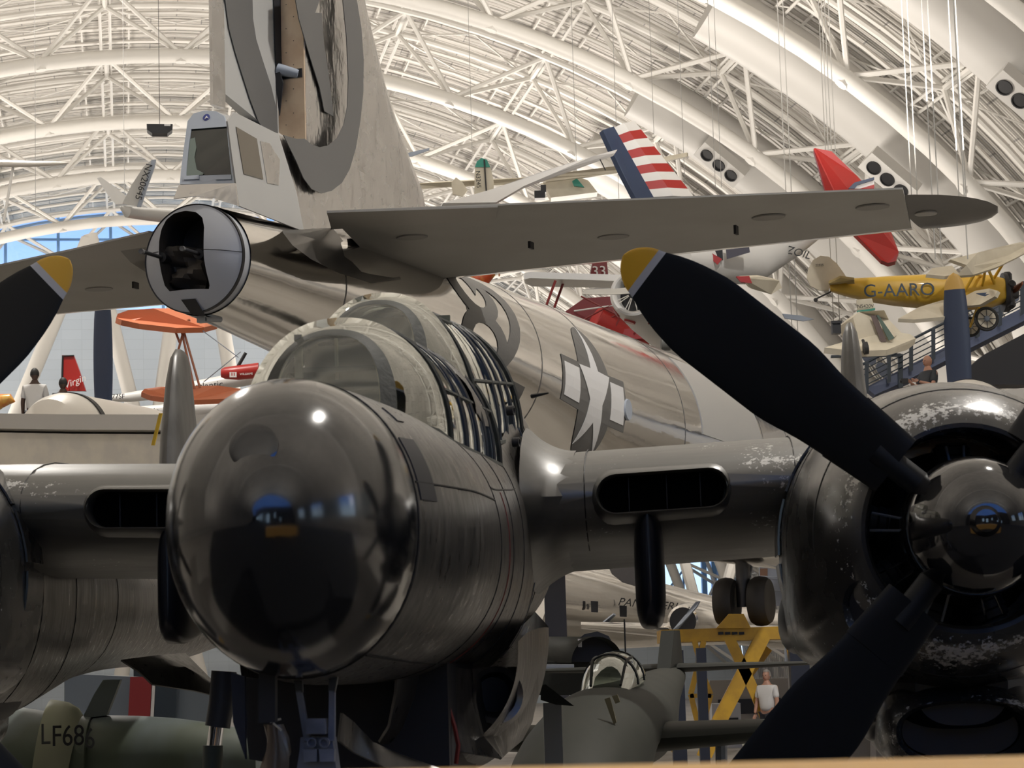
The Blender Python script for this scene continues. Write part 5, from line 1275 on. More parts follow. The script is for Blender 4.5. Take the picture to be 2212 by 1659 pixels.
    # hands with five fingers
    for sg in (1, -1):
        w_ = Vector((sg * wr[0], wr[1], wr[2])); e_ = Vector((sg * el[0], el[1], el[2])); d_ = (w_ - e_).normalized(); s_ = d_.orthogonal().normalized() if arms == 'down' else Vector((0, 0, 1))
        hv = [tuple(w_), tuple(w_ + d_ * .07)]; he = [(0, 1)]; hrd = [.022, .032]
        for f in range(4):
            b0 = w_ + d_ * .085 + s_ * (f - 1.5) * .018; q_ = d_.cross(s_)
            hv += [tuple(b0), tuple(b0 + d_ * .04), tuple(b0 + d_ * .06 + q_ * .02)]; n0 = len(hv) - 3; he += [(1, n0), (n0, n0 + 1), (n0 + 1, n0 + 2)]; hrd += [.009, .008, .007]
        hv += [tuple(w_ + d_ * .03 + s_ * .035), tuple(w_ + d_ * .065 + s_ * .05)]; n0 = len(hv) - 2; he += [(0, n0), (n0, n0 + 1)]; hrd += [.011, .009]
        grow('hand', hv, he, hrd, sk, body, 1)
    return root
def place(px, py, d, zhead=1.74, scale=1.):
    p = W(px, py, d); return Vector((p.x, p.y, p.z - zhead * scale))
pw = mat('shirt_white', (.70, .69, .68), .7); pd = mat('shirt_dark', (.03, .035, .045), .7); pg = mat('shirt_grey', (.35, .34, .33), .7)
L1 = place(75, 800, 56, scale=1.25); person(L1, 0, 'person in a white shirt with short black hair seen from behind at far left', pw, skin_d, hairb, scale=1.25)
L2 = place(136, 820, 56, scale=1.2); person(L2, .5, 'person with dark hair, head just above the pale engine pod before the red tail', pd, skin_d, hairb, scale=1.2)
L3 = place(2003, 771, 56.8, scale=1.25); person(L3, math.pi / 2 + .5, 'bald person in a dark shirt raising a camera behind the stair rail', pd, skin, None, 'up', 1.25)
L4 = place(1655, 1446, 44); L4.z = 0; person(L4, math.pi * .8, 'person in a white shirt on the floor behind the yellow stand', pw, skin, mat('hair_grey', (.3, .28, .26), .7), scale=(W(1655, 1446, 44).z) / 1.78)
T = Thing('camera', L3 + Vector((-.64, -.29, 1.56)), 'black camera held up by the bald person behind the stair rail', 'camera')
bm = NB(); c = T.loc; box(bm, c, (.16, .10, .11)); T.add('camera_body', bm, M_black, smooth=False); bm = NB(); lathe(bm, [(0, .045), (.12, .045)], c, (-1, 0, 0), 14); T.add('lens', bm, M_black)
# decks that carry them
bm = NB(); box(bm, (L1.x - 1.5, L1.y + .5, L1.z - .15), (9, 2.6, .3)); tag(obj('upper_walkway', bm, steel), kind='structure')
bm = NB(); box(bm, (L1.x - 5, L1.y + 1.4, L1.z / 2), (.5, .4, L1.z)); box(bm, (L1.x + 2.4, L1.y + 1.4, L1.z / 2), (.5, .4, L1.z)); tag(obj('upper_walkway_columns', bm, railm), kind='structure')
bm = NB(); box(bm, (L3.x + .3, L3.y, L3.z - .1), (3., 1.4, .2)); tag(obj('stair_landing', bm, steel), kind='structure')
bm = NB(); box(bm, (L3.x + .3, L3.y + .4, L3.z / 2 - .1), (.4, .4, L3.z)); tag(obj('stair_landing_column', bm, railm), kind='structure')

# --- polka dot biplane with round open cowl
D = 42
T = Thing('spotted_biplane', W(1370, 640, D), 'white biplane with red spotted round cowl behind the big propeller blade', 'airplane')
c = W(1368, 633, D); ax = (W(1500, 760, D + 6) - c).normalized()
bm = NB(); lathe(bm, [(.35, .30), (.02, .335), (-.03, .36), (-.04, .39), (-.02, .43), (.10, .46), (.5, .50), (.9, .50)], c, ax, 40, caps=False); cw = T.add('cowl', bm, white)
bm = NB(); lathe(bm, [(.30, .34), (.34, .02)], c, ax, 30); T.add('engine_dark', bm, M_black, cw)
u_ = ax.orthogonal().normalized(); v_ = ax.cross(u_)
for k in range(9):
    a = 2 * math.pi * k / 9
    for da in (-.09, .09):
        dd = u_ * math.cos(a + da) + v_ * math.sin(a + da); bm = NB(); tube(bm, [c + dd * .10 - ax * -.02, c + dd * .33 + ax * .05], .010, 5); T.add('pushrod', bm, M_white, cw)
bm = NB(); rg = []
path = [(c + ax * .8, .50), (c + ax * 1.6, .52), (c + ax * 3.2, .50), (c + ax * 5.2, .36), (c + ax * 7.5, .14)]
tube(bm, [p for p, r in path], [r for p, r in path], 28); fb = T.add('fuselage', bm, white)
for a, k in ((-1.9, .35), (-1.05, .5), (-.3, .35), (.6, .4), (2.0, .4), (2.9, .45), (3.7, .4)):
    p = c + ax * k + (Vector((1, 0, 0)) * math.cos(a) + Vector((0, 0, 1)) * math.sin(a)) * .50
    n_ = (p - (c + ax * k)).normalized(); bm = NB(); lathe(bm, [(-.03, .12), (.03, .11)], p - n_ * .02, n_, 18); T.add('red_spot', bm, red, cw)
T.tube('red_stripe', [(1400, 690, D - .1), (1440, 678, D), (1490, 683, D + 1), (1540, 700, D + 2)], .035, dred, fb)
T.text('fuselage_number', '3853N', 1502, 762, D + 3.2, .2, M_black, fb, rot=.55)
T.slab('propeller', [(1257, 636, D - .4), (1262, 626, D - .4), (1330, 624, D - .4), (1366, 620, D - .4), (1366, 634, D - .4), (1310, 637, D - .4)], .05, mat('prop_cream', (.72, .68, .60), .4))
T.slab('propeller', [(1366, 620, D - .4), (1420, 621, D - .4), (1470, 628, D - .4), (1465, 636, D - .4), (1400, 635, D - .4), (1366, 634, D - .4)], .05, MATS['prop_cream'])
T.slab('upper_wing', [(1132, 597, D + 1), (1145, 594, D + 1), (1330, 600, D + 1), (1540, 608, D + 1), (1540, 620, D + 1.8), (1330, 614, D + 1.8), (1150, 612, D + 1.8), (1135, 606, D + 1.6)], .12, white)
for a, b in (((1200, 606, D + 1), (1180, 660, D + 1)), ((1218, 608, D + 1.5), (1196, 668, D + 1.5)), ((1425, 670, D), (1432, 745, D)), ((1440, 690, D), (1450, 735, D))): T.tube('wing_strut', [a, b], .025, dred)
bm = NB(); lathe(bm, [(-.1, .06), (-.08, .13), (.08, .13), (.1, .06)], W(1438, 742, D - .5), (1, 0, 0), 20); T.add('wheel_fairing', bm, mat('wheel_grey', (.14, .14, .13), .5))
# --- white sponsored airplane with windows, upper
D = 46
T = Thing('white_cabin_airplane', W(1620, 560, D), 'white airplane with cabin windows and dark lettering under the long grey tail plane', 'airplane')
bm = NB(); tube(bm, [W(1470, 560, D - 1), W(1530, 565, D), W(1620, 562, D + .5), W(1700, 530, D + 1.5), W(1760, 505, D + 2.5)], [.25, .45, .5, .32, .15], 24); fb = T.add('fuselage', bm, white)
T.slab('cabin_window', [(1537, 535, D - .5), (1560, 530, D - .5), (1562, 562, D - .5), (1540, 566, D - .5)], .03, M_dark, fb); T.slab('cabin_window', [(1567, 532, D - .5), (1617, 527, D - .5), (1620, 545, D - .5), (1570, 560, D - .5)], .03, mat('window_brown', (.09, .07, .06), .15), fb)
T.text('fuselage_lettering', 'PENNZOIL', 1693, 538, D + .9, .17, M_black, fb, rot=.30, shear=.2)
T.slab('red_trim', [(1513, 540, D - .6), (1522, 538, D - .6), (1560, 560, D - .6), (1550, 572, D - .6)], .03, red, fb)
T.slab('wing', [(1600, 598, D - 1), (1640, 596, D - .5), (1680, 605, D), (1685, 620, D), (1662, 634, D), (1620, 622, D - .5)], .10, cream); T.slab('wing_root_red', [(1590, 598, D - 1.1), (1618, 597, D - 1.1), (1624, 612, D - 1.1), (1600, 610, D - 1.1)], .10, red)
T.slab('tailplane', [(1690, 678, D + 2), (1730, 682, D + 2), (1758, 690, D + 2), (1735, 694, D + 2), (1695, 688, D + 2)], .06, M_steelgrey)
# --- striped fin
D = 52
T = Thing('striped_tail_airplane', W(1390, 350, D), 'tail fin with red and white stripes and navy rudder behind the grey tail plane', 'airplane')
L_ = lambda t: (lerp(1322, 1408, t), lerp(279, 428, t)); R_ = lambda t: (lerp(1368, 1498, t), lerp(264, 428, t))
for k in range(9):
    t0, t1 = k / 9, (k + 1) / 9
    a, b = L_(t0), R_(t0); c_, d_ = R_(t1), L_(t1)
    T.slab('fin_stripe', [(*a, D), ((a[0] + b[0]) / 2, (a[1] + b[1]) / 2 - 3, D), (*b, D + .3), (*c_, D + .3), ((c_[0] + d_[0]) / 2, (c_[1] + d_[1]) / 2 - 3, D), (*d_, D)], .12, red if k % 2 == 1 else white)
T.slab('rudder', [(1298, 284, D - .3), (1322, 276, D), (1410, 432, D), (1370, 432, D - .3), (1340, 375, D - .3)], .14, navy)
bm = NB(); tube(bm, [W(1385, 470, D - .4), W(1460, 475, D + 1.5), W(1560, 480, D + 5)], [.2, .5, .6], 20); T.add('fuselage', bm, navy)
# --- red wing airplane
D = 50
T = Thing('red_airplane', W(1850, 450, D), 'red airplane on edge, long red wing above and below the tail plane tip', 'airplane')
T.slab('wing', [(1757, 326, D), (1760, 324, D), (1796, 331, D), (1850, 383, D), (1895, 430, D), (1941, 548, D - 1), (1934, 568, D - 1), (1918, 572, D - 1), (1903, 566, D - 1), (1845, 508, D - .5), (1790, 440, D)], .16, red)
T.slab('tail_fin', [(1832, 408, D - .8), (1845, 395, D - .8), (1888, 383, D - .8), (1888, 408, D - .8)], .06, white); T.slab('fin_flash', [(1832, 408, D - .9), (1845, 395, D - .9), (1888, 383, D - .9), (1888, 389, D - .9), (1852, 400, D - .9), (1846, 408, D - .9)], .06, navy)
T.slab('fin_flash', [(1858, 408, D - .9), (1888, 399, D - .9), (1888, 408, D - .9)], .06, red)
# --- 33 tail and red biplane behind
D = 58
T = Thing('racing_airplane', W(1293, 580, D), 'airplane tail with maroon panel numbered 33 above the white upper wing', 'airplane')
T.slab('tail_fin', [(1283, 540, D), (1308, 540, D), (1315, 600, D), (1272, 600, D)], .12, white); T.slab('number_panel', [(1280, 567, D - .1), (1311, 565, D - .1), (1314, 600, D - .1), (1274, 600, D - .1)], .06, dred); T.text('number', '33', 1294, 587, D - .2, .27, white)
T.slab('tailplane', [(1262, 625, D), (1330, 618, D), (1330, 632, D), (1262, 634, D)], .08, white)
D = 54
T = Thing('red_biplane', W(1290, 690, D), 'dark red biplane half hidden behind the silver fuselage and the spotted biplane', 'airplane')
T.slab('wing', [(1215, 678, D), (1262, 645, D), (1345, 640, D), (1400, 690, D), (1395, 715, D), (1300, 712, D), (1240, 700, D)], .15, dred)
bm = NB(); tube(bm, [W(1285, 690, D - .5), W(1330, 718, D - .3), W(1395, 740, D)], [.35, .4, .25], 20); T.add('fuselage', bm, red)
T.slab('wing', [(1320, 715, D - .6), (1400, 706, D - .6), (1420, 730, D - .6), (1330, 735, D - .6)], .1, red)
for a, b in (((1262, 690), (1345, 645)), ((1290, 700), (1375, 660)), ((1330, 705), (1350, 660)), ((1370, 720), (1395, 675)), ((1240, 672), (1360, 655)), ((1255, 640), (1370, 700))): T.tube('wing_strut', [(*a, D - .7), (*b, D - .7)], .02, dred if a[0] % 4 else white)
T = Thing('checkered_airplane', W(1530, 790, 60), 'airplane with black and white checks under the long propeller blade', 'airplane')
m_chk = mat('checks', (.7, .7, .7), .5)
_nt = m_chk.node_tree; _ck = _nt.nodes.new('ShaderNodeTexChecker'); _ck.inputs['Scale'].default_value = 11; _ck.inputs['Color1'].default_value = (.02, .02, .03, 1); _ck.inputs['Color2'].default_value = (.75, .74, .72, 1)
_tc = _nt.nodes.new('ShaderNodeTexCoord'); _nt.links.new(_tc.outputs['Object'], _ck.inputs['Vector']); _nt.links.new(_ck.outputs['Color'], _nt.nodes['Principled BSDF'].inputs['Base Color'])
T.slab('wing', [(1495, 765, 60), (1560, 773, 60), (1620, 812, 60), (1560, 800, 60), (1500, 782, 60)], .1, m_chk); T.slab('nose', [(1440, 755, 60), (1500, 762, 60), (1505, 778, 60), (1450, 768, 60)], .2, red)
T.slab('red_tip', [(1555, 790, 59.8), (1580, 795, 59.8), (1575, 803, 59.8), (1558, 800, 59.8)], .05, red)
# --- orange radial nose with flames
T = Thing('flame_painted_airplane', W(1033, 600, 55), 'small orange and yellow airplane nose just under the grey tail plane', 'airplane')
bm = NB(); tube(bm, [W(1000, 580, 55), W(1020, 590, 55), W(1045, 600, 54.6), W(1062, 585, 54.6)], [.1, .17, .22, .14], 18); T.add('cowl', bm, mat('flame_orange', (.65, .09, .02), .3, vary=(3, (.8, .45, .08)), coat=.4))
T.slab('propeller', [(1076, 575, 54), (1081, 575, 54), (1080, 597, 54), (1077, 597, 54)], .03, mat('prop_tan', (.45, .22, .09), .4))
# --- cream gliders left of the striped fin
D = 60
T = Thing('cream_airplane', W(1100, 395, D), 'cream high wing airplane with teal tipped tail, left of the striped fin', 'airplane')
T.slab('wing', [(888, 398, D + 1), (960, 392, D + 1), (1120, 385, D + .5), (1330, 360, D), (1485, 330, D - 1), (1485, 338, D - 1), (1335, 375, D), (1140, 398, D + .5), (960, 405, D + 1), (890, 410, D + 1)], .2, cream)
T.slab('tail_fin', [(1026, 362, D), (1060, 362, D), (1067, 395, D), (1066, 438, D), (1024, 438, D)], .10, cream)
T.slab('fin_tip', [(1026, 362, D - .02), (1030, 350, D - .02), (1040, 342, D - .02), (1052, 346, D - .02), (1059, 362, D - .02)], .12, teal)
T.tube('rudder_line', [(1046, 345, D - .1), (1052, 436, D - .1)], .02, M_black)
T.text('fin_number', 'N3245', 1033, 388, D - .15, .12, M_black, rot=math.radians(88))
T.slab('fin_base', [(1030, 428, D - .1), (1066, 424, D - .1), (1068, 440, D - .1), (1032, 440, D - .1)], .1, teal)
T.slab('tailplane', [(975, 395, D), (985, 384, D), (1000, 395, D), (1010, 412, D), (1000, 425, D), (978, 420, D)], .1, cream)
T.slab('cabin', [(1168, 392, D + 1), (1230, 380, D + 1), (1270, 395, D + 1), (1290, 420, D + 1), (1190, 432, D + 1)], .6, cream)
T.slab('teal_wingtip', [(1236, 392, D + .5), (1246, 386, D + .5), (1262, 405, D + .5), (1240, 402, D + .5)], .1, teal)
bm = NB(); c = W(1166, 422, D - .5); box(bm, c, (.28, .3, .2)); box(bm, c + Vector((.1, 0, .16)), (.14, .2, .2)); T.add('engine', bm, M_black, smooth=False)
T = Thing('long_glider', W(1150, 385, 48), 'slender white glider wing crossing diagonally left of the striped fin', 'airplane')
T.slab('wing', [(955, 442, 47), (1060, 412, 47.5), (1180, 370, 48), (1280, 340, 48.5), (1332, 326, 49), (1326, 334, 49), (1240, 362, 48.3), (1130, 405, 47.7), (1070, 440, 47.2)], .10, mat('glider_white', (.74, .73, .72), .25))
T.tube('probe', [(1296, 344, 48.5), (1308, 368, 48.5)], .012, M_black)
T = Thing('grey_propeller_blade', W(898, 331, 50), 'thin grey propeller blade hanging right of the silver fin', 'propeller')
T.slab('blade', [(866, 340, 50), (868, 334, 50), (905, 325, 50), (928, 320, 50), (926, 325, 50), (890, 338, 50)], .04, M_steelgrey)
# --- upper left gliders
T = Thing('white_strutted_glider', W(60, 355, 50), 'white wing tip with a slim strut entering from the left edge under the roof', 'airplane')
bm = NB(); wing(bm, [(W(-60, 352, 50), W(-60, 352, 51.2), .2), (W(60, 354, 50), W(60, 354, 51), .15), (W(120, 353, 50), W(120, 353, 50.7), .1), (W(150, 352, 50.2), W(150, 352, 50.4), .02)], 10); T.add('wing', bm, mat('wing_offwhite', (.72, .68, .62), .4))
T.tube('wing_strut', [(28, 362, 50.3), (8, 480, 49)], .03, white)
T = Thing('tailed_sailplane', W(300, 430, 56), 'sailplane tail with dark registration number, hanging left of the bomber gunner cabin', 'airplane')
m_sail = mat('sailplane_grey', (.50, .49, .47), .4)
T.slab('tail_fin', [(265, 440, 56), (285, 400, 56), (310, 362, 56), (328, 346, 56), (337, 345, 56), (334, 362, 56), (320, 400, 56), (305, 447, 56)], .08, m_sail)
T.slab('fin_trailing_edge', [(328, 346, 55.95), (337, 345, 55.95), (334, 362, 55.95), (320, 400, 55.95), (305, 447, 55.95), (296, 447, 55.95), (314, 395, 55.95)], .06, M_steelgrey)
T.text('fin_number', 'NX20645', 310, 393, 55.85, .17, M_black, rot=math.radians(108))
T.slab('tail_surface', [(210, 386, 56.5), (218, 383, 56.5), (245, 402, 56.5), (275, 425, 56.5), (285, 440, 56.5), (250, 442, 56.5), (232, 420, 56.5)], .08, white)
bm = NB(); tube(bm, [W(262, 448, 56), W(275, 458, 56), W(310, 462, 56.5), W(400, 470, 58)], [.05, .14, .16, .2], 14); T.add('fuselage', bm, m_sail)
T = Thing('small_glider', W(290, 622, 70), 'small white glider wing with probe left of the bomber tail turret', 'airplane')
T.slab('wing', [(252, 630, 70), (280, 620, 70), (320, 616, 70), (330, 622, 70), (290, 629, 70)], .12, cream); T.tube('probe', [(286, 625, 69.8), (288, 652, 69.8)], .02, M_black)
# --- orange biplane left
D = 58
T = Thing('orange_biplane', W(350, 770, D), 'orange biplane wings with thin struts, left behind the bomber tail turret', 'airplane')
T.slab('upper_wing', [(250, 692, D), (253, 684, D), (275, 676, D), (330, 672, D), (400, 672, D + .5), (450, 685, D + 1), (470, 705, D + 1), (440, 713, D), (380, 714, D - .5), (300, 705, D - .5), (262, 697, D - .3)], .16, orange)
T.slab('lower_wing', [(305, 852, D), (312, 845, D), (345, 841, D), (470, 838, D + .5), (520, 845, D + 1), (500, 866, D), (400, 870, D - .4), (325, 860, D - .3)], .14, orange)
for a, b in (((368, 688), (388, 740)), ((390, 705), (420, 840)), ((396, 712), (432, 838)), ((392, 700), (410, 690)), ((395, 720), (360, 850))): T.tube('wing_strut', [(*a, D), (*b, D)], .03, mat('strut_orange_brown', (.40, .13, .06), .4))
T.tube('bracing_wire', [(405, 690, D), (515, 772, D)], .012, M_steelgrey); T.tube('bracing_wire', [(440, 825, D), (520, 760, D)], .012, M_steelgrey)
# --- white twin boom airplane, red tail
D = 66
T = Thing('white_twin_boom_airplane', W(400, 850, D), 'white long boomed airplane with red tail behind the orange biplane', 'airplane')
bm = NB(); tube(bm, [W(225, 862, D), W(280, 858, D), W(400, 842, D), W(560, 812, D)], [.08, .14, .2, .22], 18); bo = T.add('tail_boom', bm, white)
bm = NB(); tube(bm, [W(200, 900, D - 2), W(300, 890, D - 2), W(420, 884, D - 2), W(560, 876, D - 2)], [.1, .16, .2, .22], 18); bo2 = T.add('tail_boom', bm, white)
T.text('boom_lettering', 'N77SF', 250, 857, D - .3, .14, M_black, bo); T.text('boom_lettering', 'atlantic', 452, 833, D - .35, .20, M_black, bo, rot=-.08)
T.text('boom_lettering', 'virgin', 325, 888, D - 2.3, .16, M_black, bo2)
tf = T.slab('tail_fin', [(135, 845, D), (135, 768, D), (160, 768, D), (172, 800, D), (186, 845, D)], .15, red); T.slab('fin_edge', [(132, 830, D - .1), (134, 768, D - .1), (160, 767, D - .1), (160, 769, D - .1), (137, 770, D - .1), (136, 830, D - .1)], .05, M_black, tf)
T.text('fin_lettering', 'Virgin', 161, 825, D - .15, .2, white, tf, rot=-.35, shear=.3)
bm = NB(); tube(bm, [W(478, 806, D - 1), W(486, 806, D - 1), W(515, 805, D - 1), W(560, 800, D - 1)], [.12, .17, .21, .22], 18); pod_ = T.add('engine_pod', bm, red)
T.slab('pod_emblem', [(496, 804, D - 1.3), (511, 804, D - 1.3), (511, 815, D - 1.3), (496, 815, D - 1.3)], .03, white, pod_)
for k in range(2): T.slab('emblem_bar', [(500 + 5 * k, 805, D - 1.4), (502 + 5 * k, 805, D - 1.4), (502 + 5 * k, 812, D - 1.4), (500 + 5 * k, 812, D - 1.4)], .02, red, pod_)
T.text('pod_lettering', 'WILLIAMS', 532, 808, D - 1.35, .06, white, pod_); T.tube('pod_strut', [(512, 795, D - 1), (531, 762, D - 1)], .05, M_black, pod_)
T = Thing('orange_float', W(10, 862, 60), 'red and orange rounded nose at the left edge above the pale engine pod', 'airplane')
bm = NB(); tube(bm, [W(-20, 880, 60), W(0, 866, 60), W(22, 862, 60), W(32, 868, 60)], [.2, .2, .14, .02], 16); T.add('nose', bm, mat('flame_orange'))
# ================================================================ things near the floor
# --- green fighter with glazed canopy, centre right
FG = W(1315, 1600, 19.5)
G = Frame((FG.x, FG.y), math.radians(9))
gf = G.empty('green_fighter_airplane'); tag(gf, 'dark green fighter with small glazed canopy on the floor under the right wing', 'airplane')
gz_ = lambda y, py, x=0: G.zat(x, y, py)
fg = Body([(-3.6, .1, .35, gz_(-3.6, 1700), gz_(-3.6, 1840), 2, gz_(-3.6, 1780)), (-3.2, .05, .46, gz_(-3.2, 1640), gz_(-3.2, 1860), 2.1, gz_(-3.2, 1760)), (-1.6, 0, .49, gz_(-1.6, 1528), gz_(-1.6, 1780), 2.3, gz_(-1.6, 1660)), (-.3, 0, .48, gz_(-.3, 1487), gz_(-.3, 1650), 2.2, gz_(-.3, 1580)), (.6, 0, .47, gz_(.6, 1475), gz_(.6, 1660), 2.2, gz_(.6, 1560)), (1.4, 0, .44, gz_(1.4, 1470), gz_(1.4, 1660), 2.2, gz_(1.4, 1560)),
    (3.5, 0, .30, gz_(3.5, 1452), gz_(3.5, 1560), 2.1, gz_(3.5, 1500)), (6.0, 0, .14, gz_(6, 1440), gz_(6, 1480), 2, gz_(6, 1458)), (6.6, 0, .04, gz_(6.6, 1445), gz_(6.6, 1465), 2, gz_(6.6, 1455))])
bm = NB(); fg.skin(bm, -3.6, 6.6, 40, 40); fo = obj('fuselage', bm, olive, gf)
cb = Body([(-.15, 0, .20, gz_(-.15, 1485), gz_(-.15, 1500), 2, gz_(-.15, 1492)), (.25, 0, .24, gz_(.25, 1412), gz_(.25, 1500), 2, gz_(.25, 1480)), (.7, 0, .25, gz_(.7, 1406), gz_(.7, 1490), 2, gz_(.7, 1470)), (1.2, 0, .2, gz_(1.2, 1425), gz_(1.2, 1480), 2, gz_(1.2, 1465)), (1.8, 0, .05, gz_(1.8, 1455), gz_(1.8, 1475), 2, gz_(1.8, 1465))])
bm = NB(); cb.skin(bm, -.15, 1.8, 16, 28); cn = obj('canopy', bm, glass_mat('green_canopy_glass', (.7, .75, .7), .12), gf)
for y in (.22, .62):
    bm = NB(); cb.strip(bm, y, y + .05, 0, math.pi, .006, .012, 20); obj('canopy_frame', bm, dkol, cn)
for a in (.9, 2.2):
    bm = NB(); tube(bm, [cb.pt(-.12 + k * .08, a, .004) for k in range(10)], .012, 5); obj('canopy_frame', bm, dkol, cn)
bm = NB(); slab(bm, [Vector((0, 5.0, gz_(5, 1445))), Vector((0, 5.6, gz_(5.6, 1362))), Vector((0, 6.3, gz_(6.3, 1362))), Vector((0, 6.6, gz_(6.6, 1445)))], (.14, 0, 0)); obj('tail_fin', bm, dkol, gf, smooth=False)
for sg in (1, -1):
    bm = NB(); wing(bm, [(Vector((sg * .1, 5.4, gz_(5.4, 1443))), Vector((sg * .1, 6.5, gz_(5.4, 1443))), .10), (Vector((sg * 1.55, 5.7, gz_(5.4, 1441))), Vector((sg * 1.55, 6.3, gz_(5.4, 1441))), .04)], 8); obj('tailplane', bm, dkol, gf)
    bm = NB(); z_ = gz_(.6, 1592); wing(bm, [(Vector((sg * .3, -.4, z_)), Vector((sg * .3, 1.7, z_)), .26), (Vector((sg * 2.2, .1, z_ + .06)), Vector((sg * 2.2, 1.2, z_ + .06)), .12)], 10); obj('wing', bm, olive, gf)
bm = NB(); q0 = Vector((.02, 1.3, gz_(1.3, 1440))); tube(bm, [q0, q0 + Vector((0, 0, .42))], .008, 6); obj('antenna_mast', bm, M_black, gf)
bm = NB(); slab(bm, [G.hy(x, y, -2.0) for x, y in ((1306, 1510), (1318, 1506), (1332, 1560), (1326, 1565))], (0, .03, 0)); slab(bm, [G.hy(x, y, -2.0) for x, y in ((1322, 1504), (1334, 1500), (1340, 1516), (1330, 1520))], (0, .03, 0)); obj('worn_paint_mark', bm, mat('faded_yellow', (.14, .125, .07), .6), fo, smooth=False)
bm = NB(); a_ = G.hy(1252, 1550, -1.5); b_ = G.hy(1310, 1552, -1.3); tube(bm, [a_, b_], .018, 8); obj('gun_tube', bm, M_steelgrey, gf)
bm = NB(); c_ = Vector((0, 1.0, .4)); lathe(bm, [(-.1, .1), (-.1, .28), (0, .33), (.1, .28), (.1, .1)], Vector((.9, .2, .33)), (1, 0, 0), 24); obj('wheel', bm, M_rubber, gf)
bm = NB(); tube(bm, [Vector((.9, .2, .33)), Vector((.9, .5, gz_(.6, 1592)))], .05, 8); obj('wheel_leg', bm, M_steelgrey, gf)
# --- open dark cowl behind it at left
T = Thing('open_cowl_airplane', W(1240, 1400, 30), 'dark green rounded hood with open front behind the small glazed canopy', 'airplane')
c = W(1290, 1430, 29); d0 = (W(1130, 1430, 33) - c).normalized(); sd = d0.cross(Vector((0, 0, 1))).normalized(); up = sd.cross(d0)
bm = NB(); faces(bm, [[c + d0 * k + sd * (r * math.cos(a)) + up * (r * .95 * math.sin(a)) for a in [math.pi * (j / 20) for j in range(21)]] for k, r in ((0, .33), (.8, .34), (2.5, .36), (4, .36))], False); bmesh.ops.solidify(bm, geom=bm.faces[:], thickness=.03); T.add('rounded_hood', bm, olive)
T.slab('dark_opening', [(1232, 1430, 29.4), (1238, 1390, 29.4), (1262, 1370, 29.4), (1290, 1364, 29.4), (1315, 1374, 29.4), (1328, 1400, 29.4), (1330, 1430, 29.4)], .05, M_dark)
T.slab('lower_body', [(1168, 1428, 30), (1330, 1428, 29.6), (1340, 1500, 29.6), (1168, 1500, 30)], .5, dkol); T.tube('side_rail', [(1168, 1442, 28.6), (1240, 1442, 28.6)], .04, MATS['steel_grey_paint'])
T.slab('white_placard', [(1248, 1380, 29.2), (1257, 1380, 29.2), (1257, 1398, 29.2), (1249, 1398, 29.2)], .02, M_white)
# --- posts and stands
def post(name, px0, px1, py0, d, m, label, cat, group=None, zt_=None):
    a = W(px0, py0, d); b = W(px1, py0, d); T_ = Thing(name, ((a.x + b.x) / 2, d, 0), label, cat, group)
    bm = NB(); box(bm, ((a.x + b.x) / 2, d, a.z / 2), (b.x - a.x, .12 + (b.x - a.x) * .5, a.z)); T_.add('post', bm, m, smooth=False); return T_
post('dark_display_pillar', 1173, 1219, 1200, 38, mat('pillar_slate', (.06, .06, .07), .5), 'dark slate pillar under the right wing root', 'pillar')
T = post('grey_stand', 1173, 1212, 1518, 15, mat('stand_grey', (.33, .35, .37), .5), 'light grey angled stand post right of the black fighter belly', 'stand')
T.slab('top_bracket', [(1168, 1480, 14.9), (1178, 1478, 14.9), (1240, 1525, 14.9), (1200, 1522, 14.9), (1168, 1512, 14.9)], .08, dkol)
T = Thing('chrome_sleeved_post', (W(465, 1500, 13).x, 13, 0), 'grey round post with chrome sleeve under the left of the black nose', 'post')
c = W(480, 1470, 13); c2 = W(462, 1560, 13)
bm = NB(); tube(bm, [W(484, 1450, 13), W(478, 1520, 13), W(470, 1570, 13)], .07, 18); T.add('upper_tube', bm, mat('post_grey', (.12, .12, .12), .4))
bm = NB(); tube(bm, [W(468, 1568, 13), W(462, 1612, 13)], .042, 18); T.add('chrome_sleeve', bm, M_chrome)
bm = NB(); p = W(460, 1610, 13); tube(bm, [p, Vector((p.x - .05, 13, 0))], .055, 18); T.add('lower_tube', bm, mat('post_green', (.14, .16, .12), .6)); 
# --- yellow stand under the bomber nose wheels
D = 45; zb = W(1600, 1356, D).z
T = Thing('yellow_jack_stand', (W(1590, 1400, D).x, D, 0), 'yellow steel stand of crossed beams carrying the twin nose wheels', 'stand')
ystand = mat('stand_yellow', (.68, .40, .04), .45, vary=(3, (.55, .32, .04)))
X = lambda px: W(px, 1400, D).x
bm = NB(); box(bm, ((X(1425) + X(1770)) / 2, D, zb - .13), (X(1770) - X(1425), 1.5, .24)); T.add('top_beam', bm, ystand, smooth=False)
bm = NB(); slab(bm, [W(1547, 1357, D - .8), W(1574, 1326, D - .8), W(1606, 1326, D - .8), W(1622, 1357, D - .8)], (0, .08, 0)); T.add('wheel_chock', bm, ystand, smooth=False)
for k in range(4):
    bm = NB(); box(bm, W(1557 + 15 * k, 1368, D - .78), (.10, .04, .05)); T.add('lightening_hole', bm, M_dark, smooth=False)
def ybar(x0, y0, x1, y1, w, dd=-.7): 
    a, b = W(x0, y0, D + dd), W(x1, y1, D + dd)
    if y1 >= 1640: b.z = 0
    bm = NB(); flatbar(bm, a, b, w, .12, Vector((0, 1, 0))); T.add('diagonal_beam', bm, ystand, smooth=False)
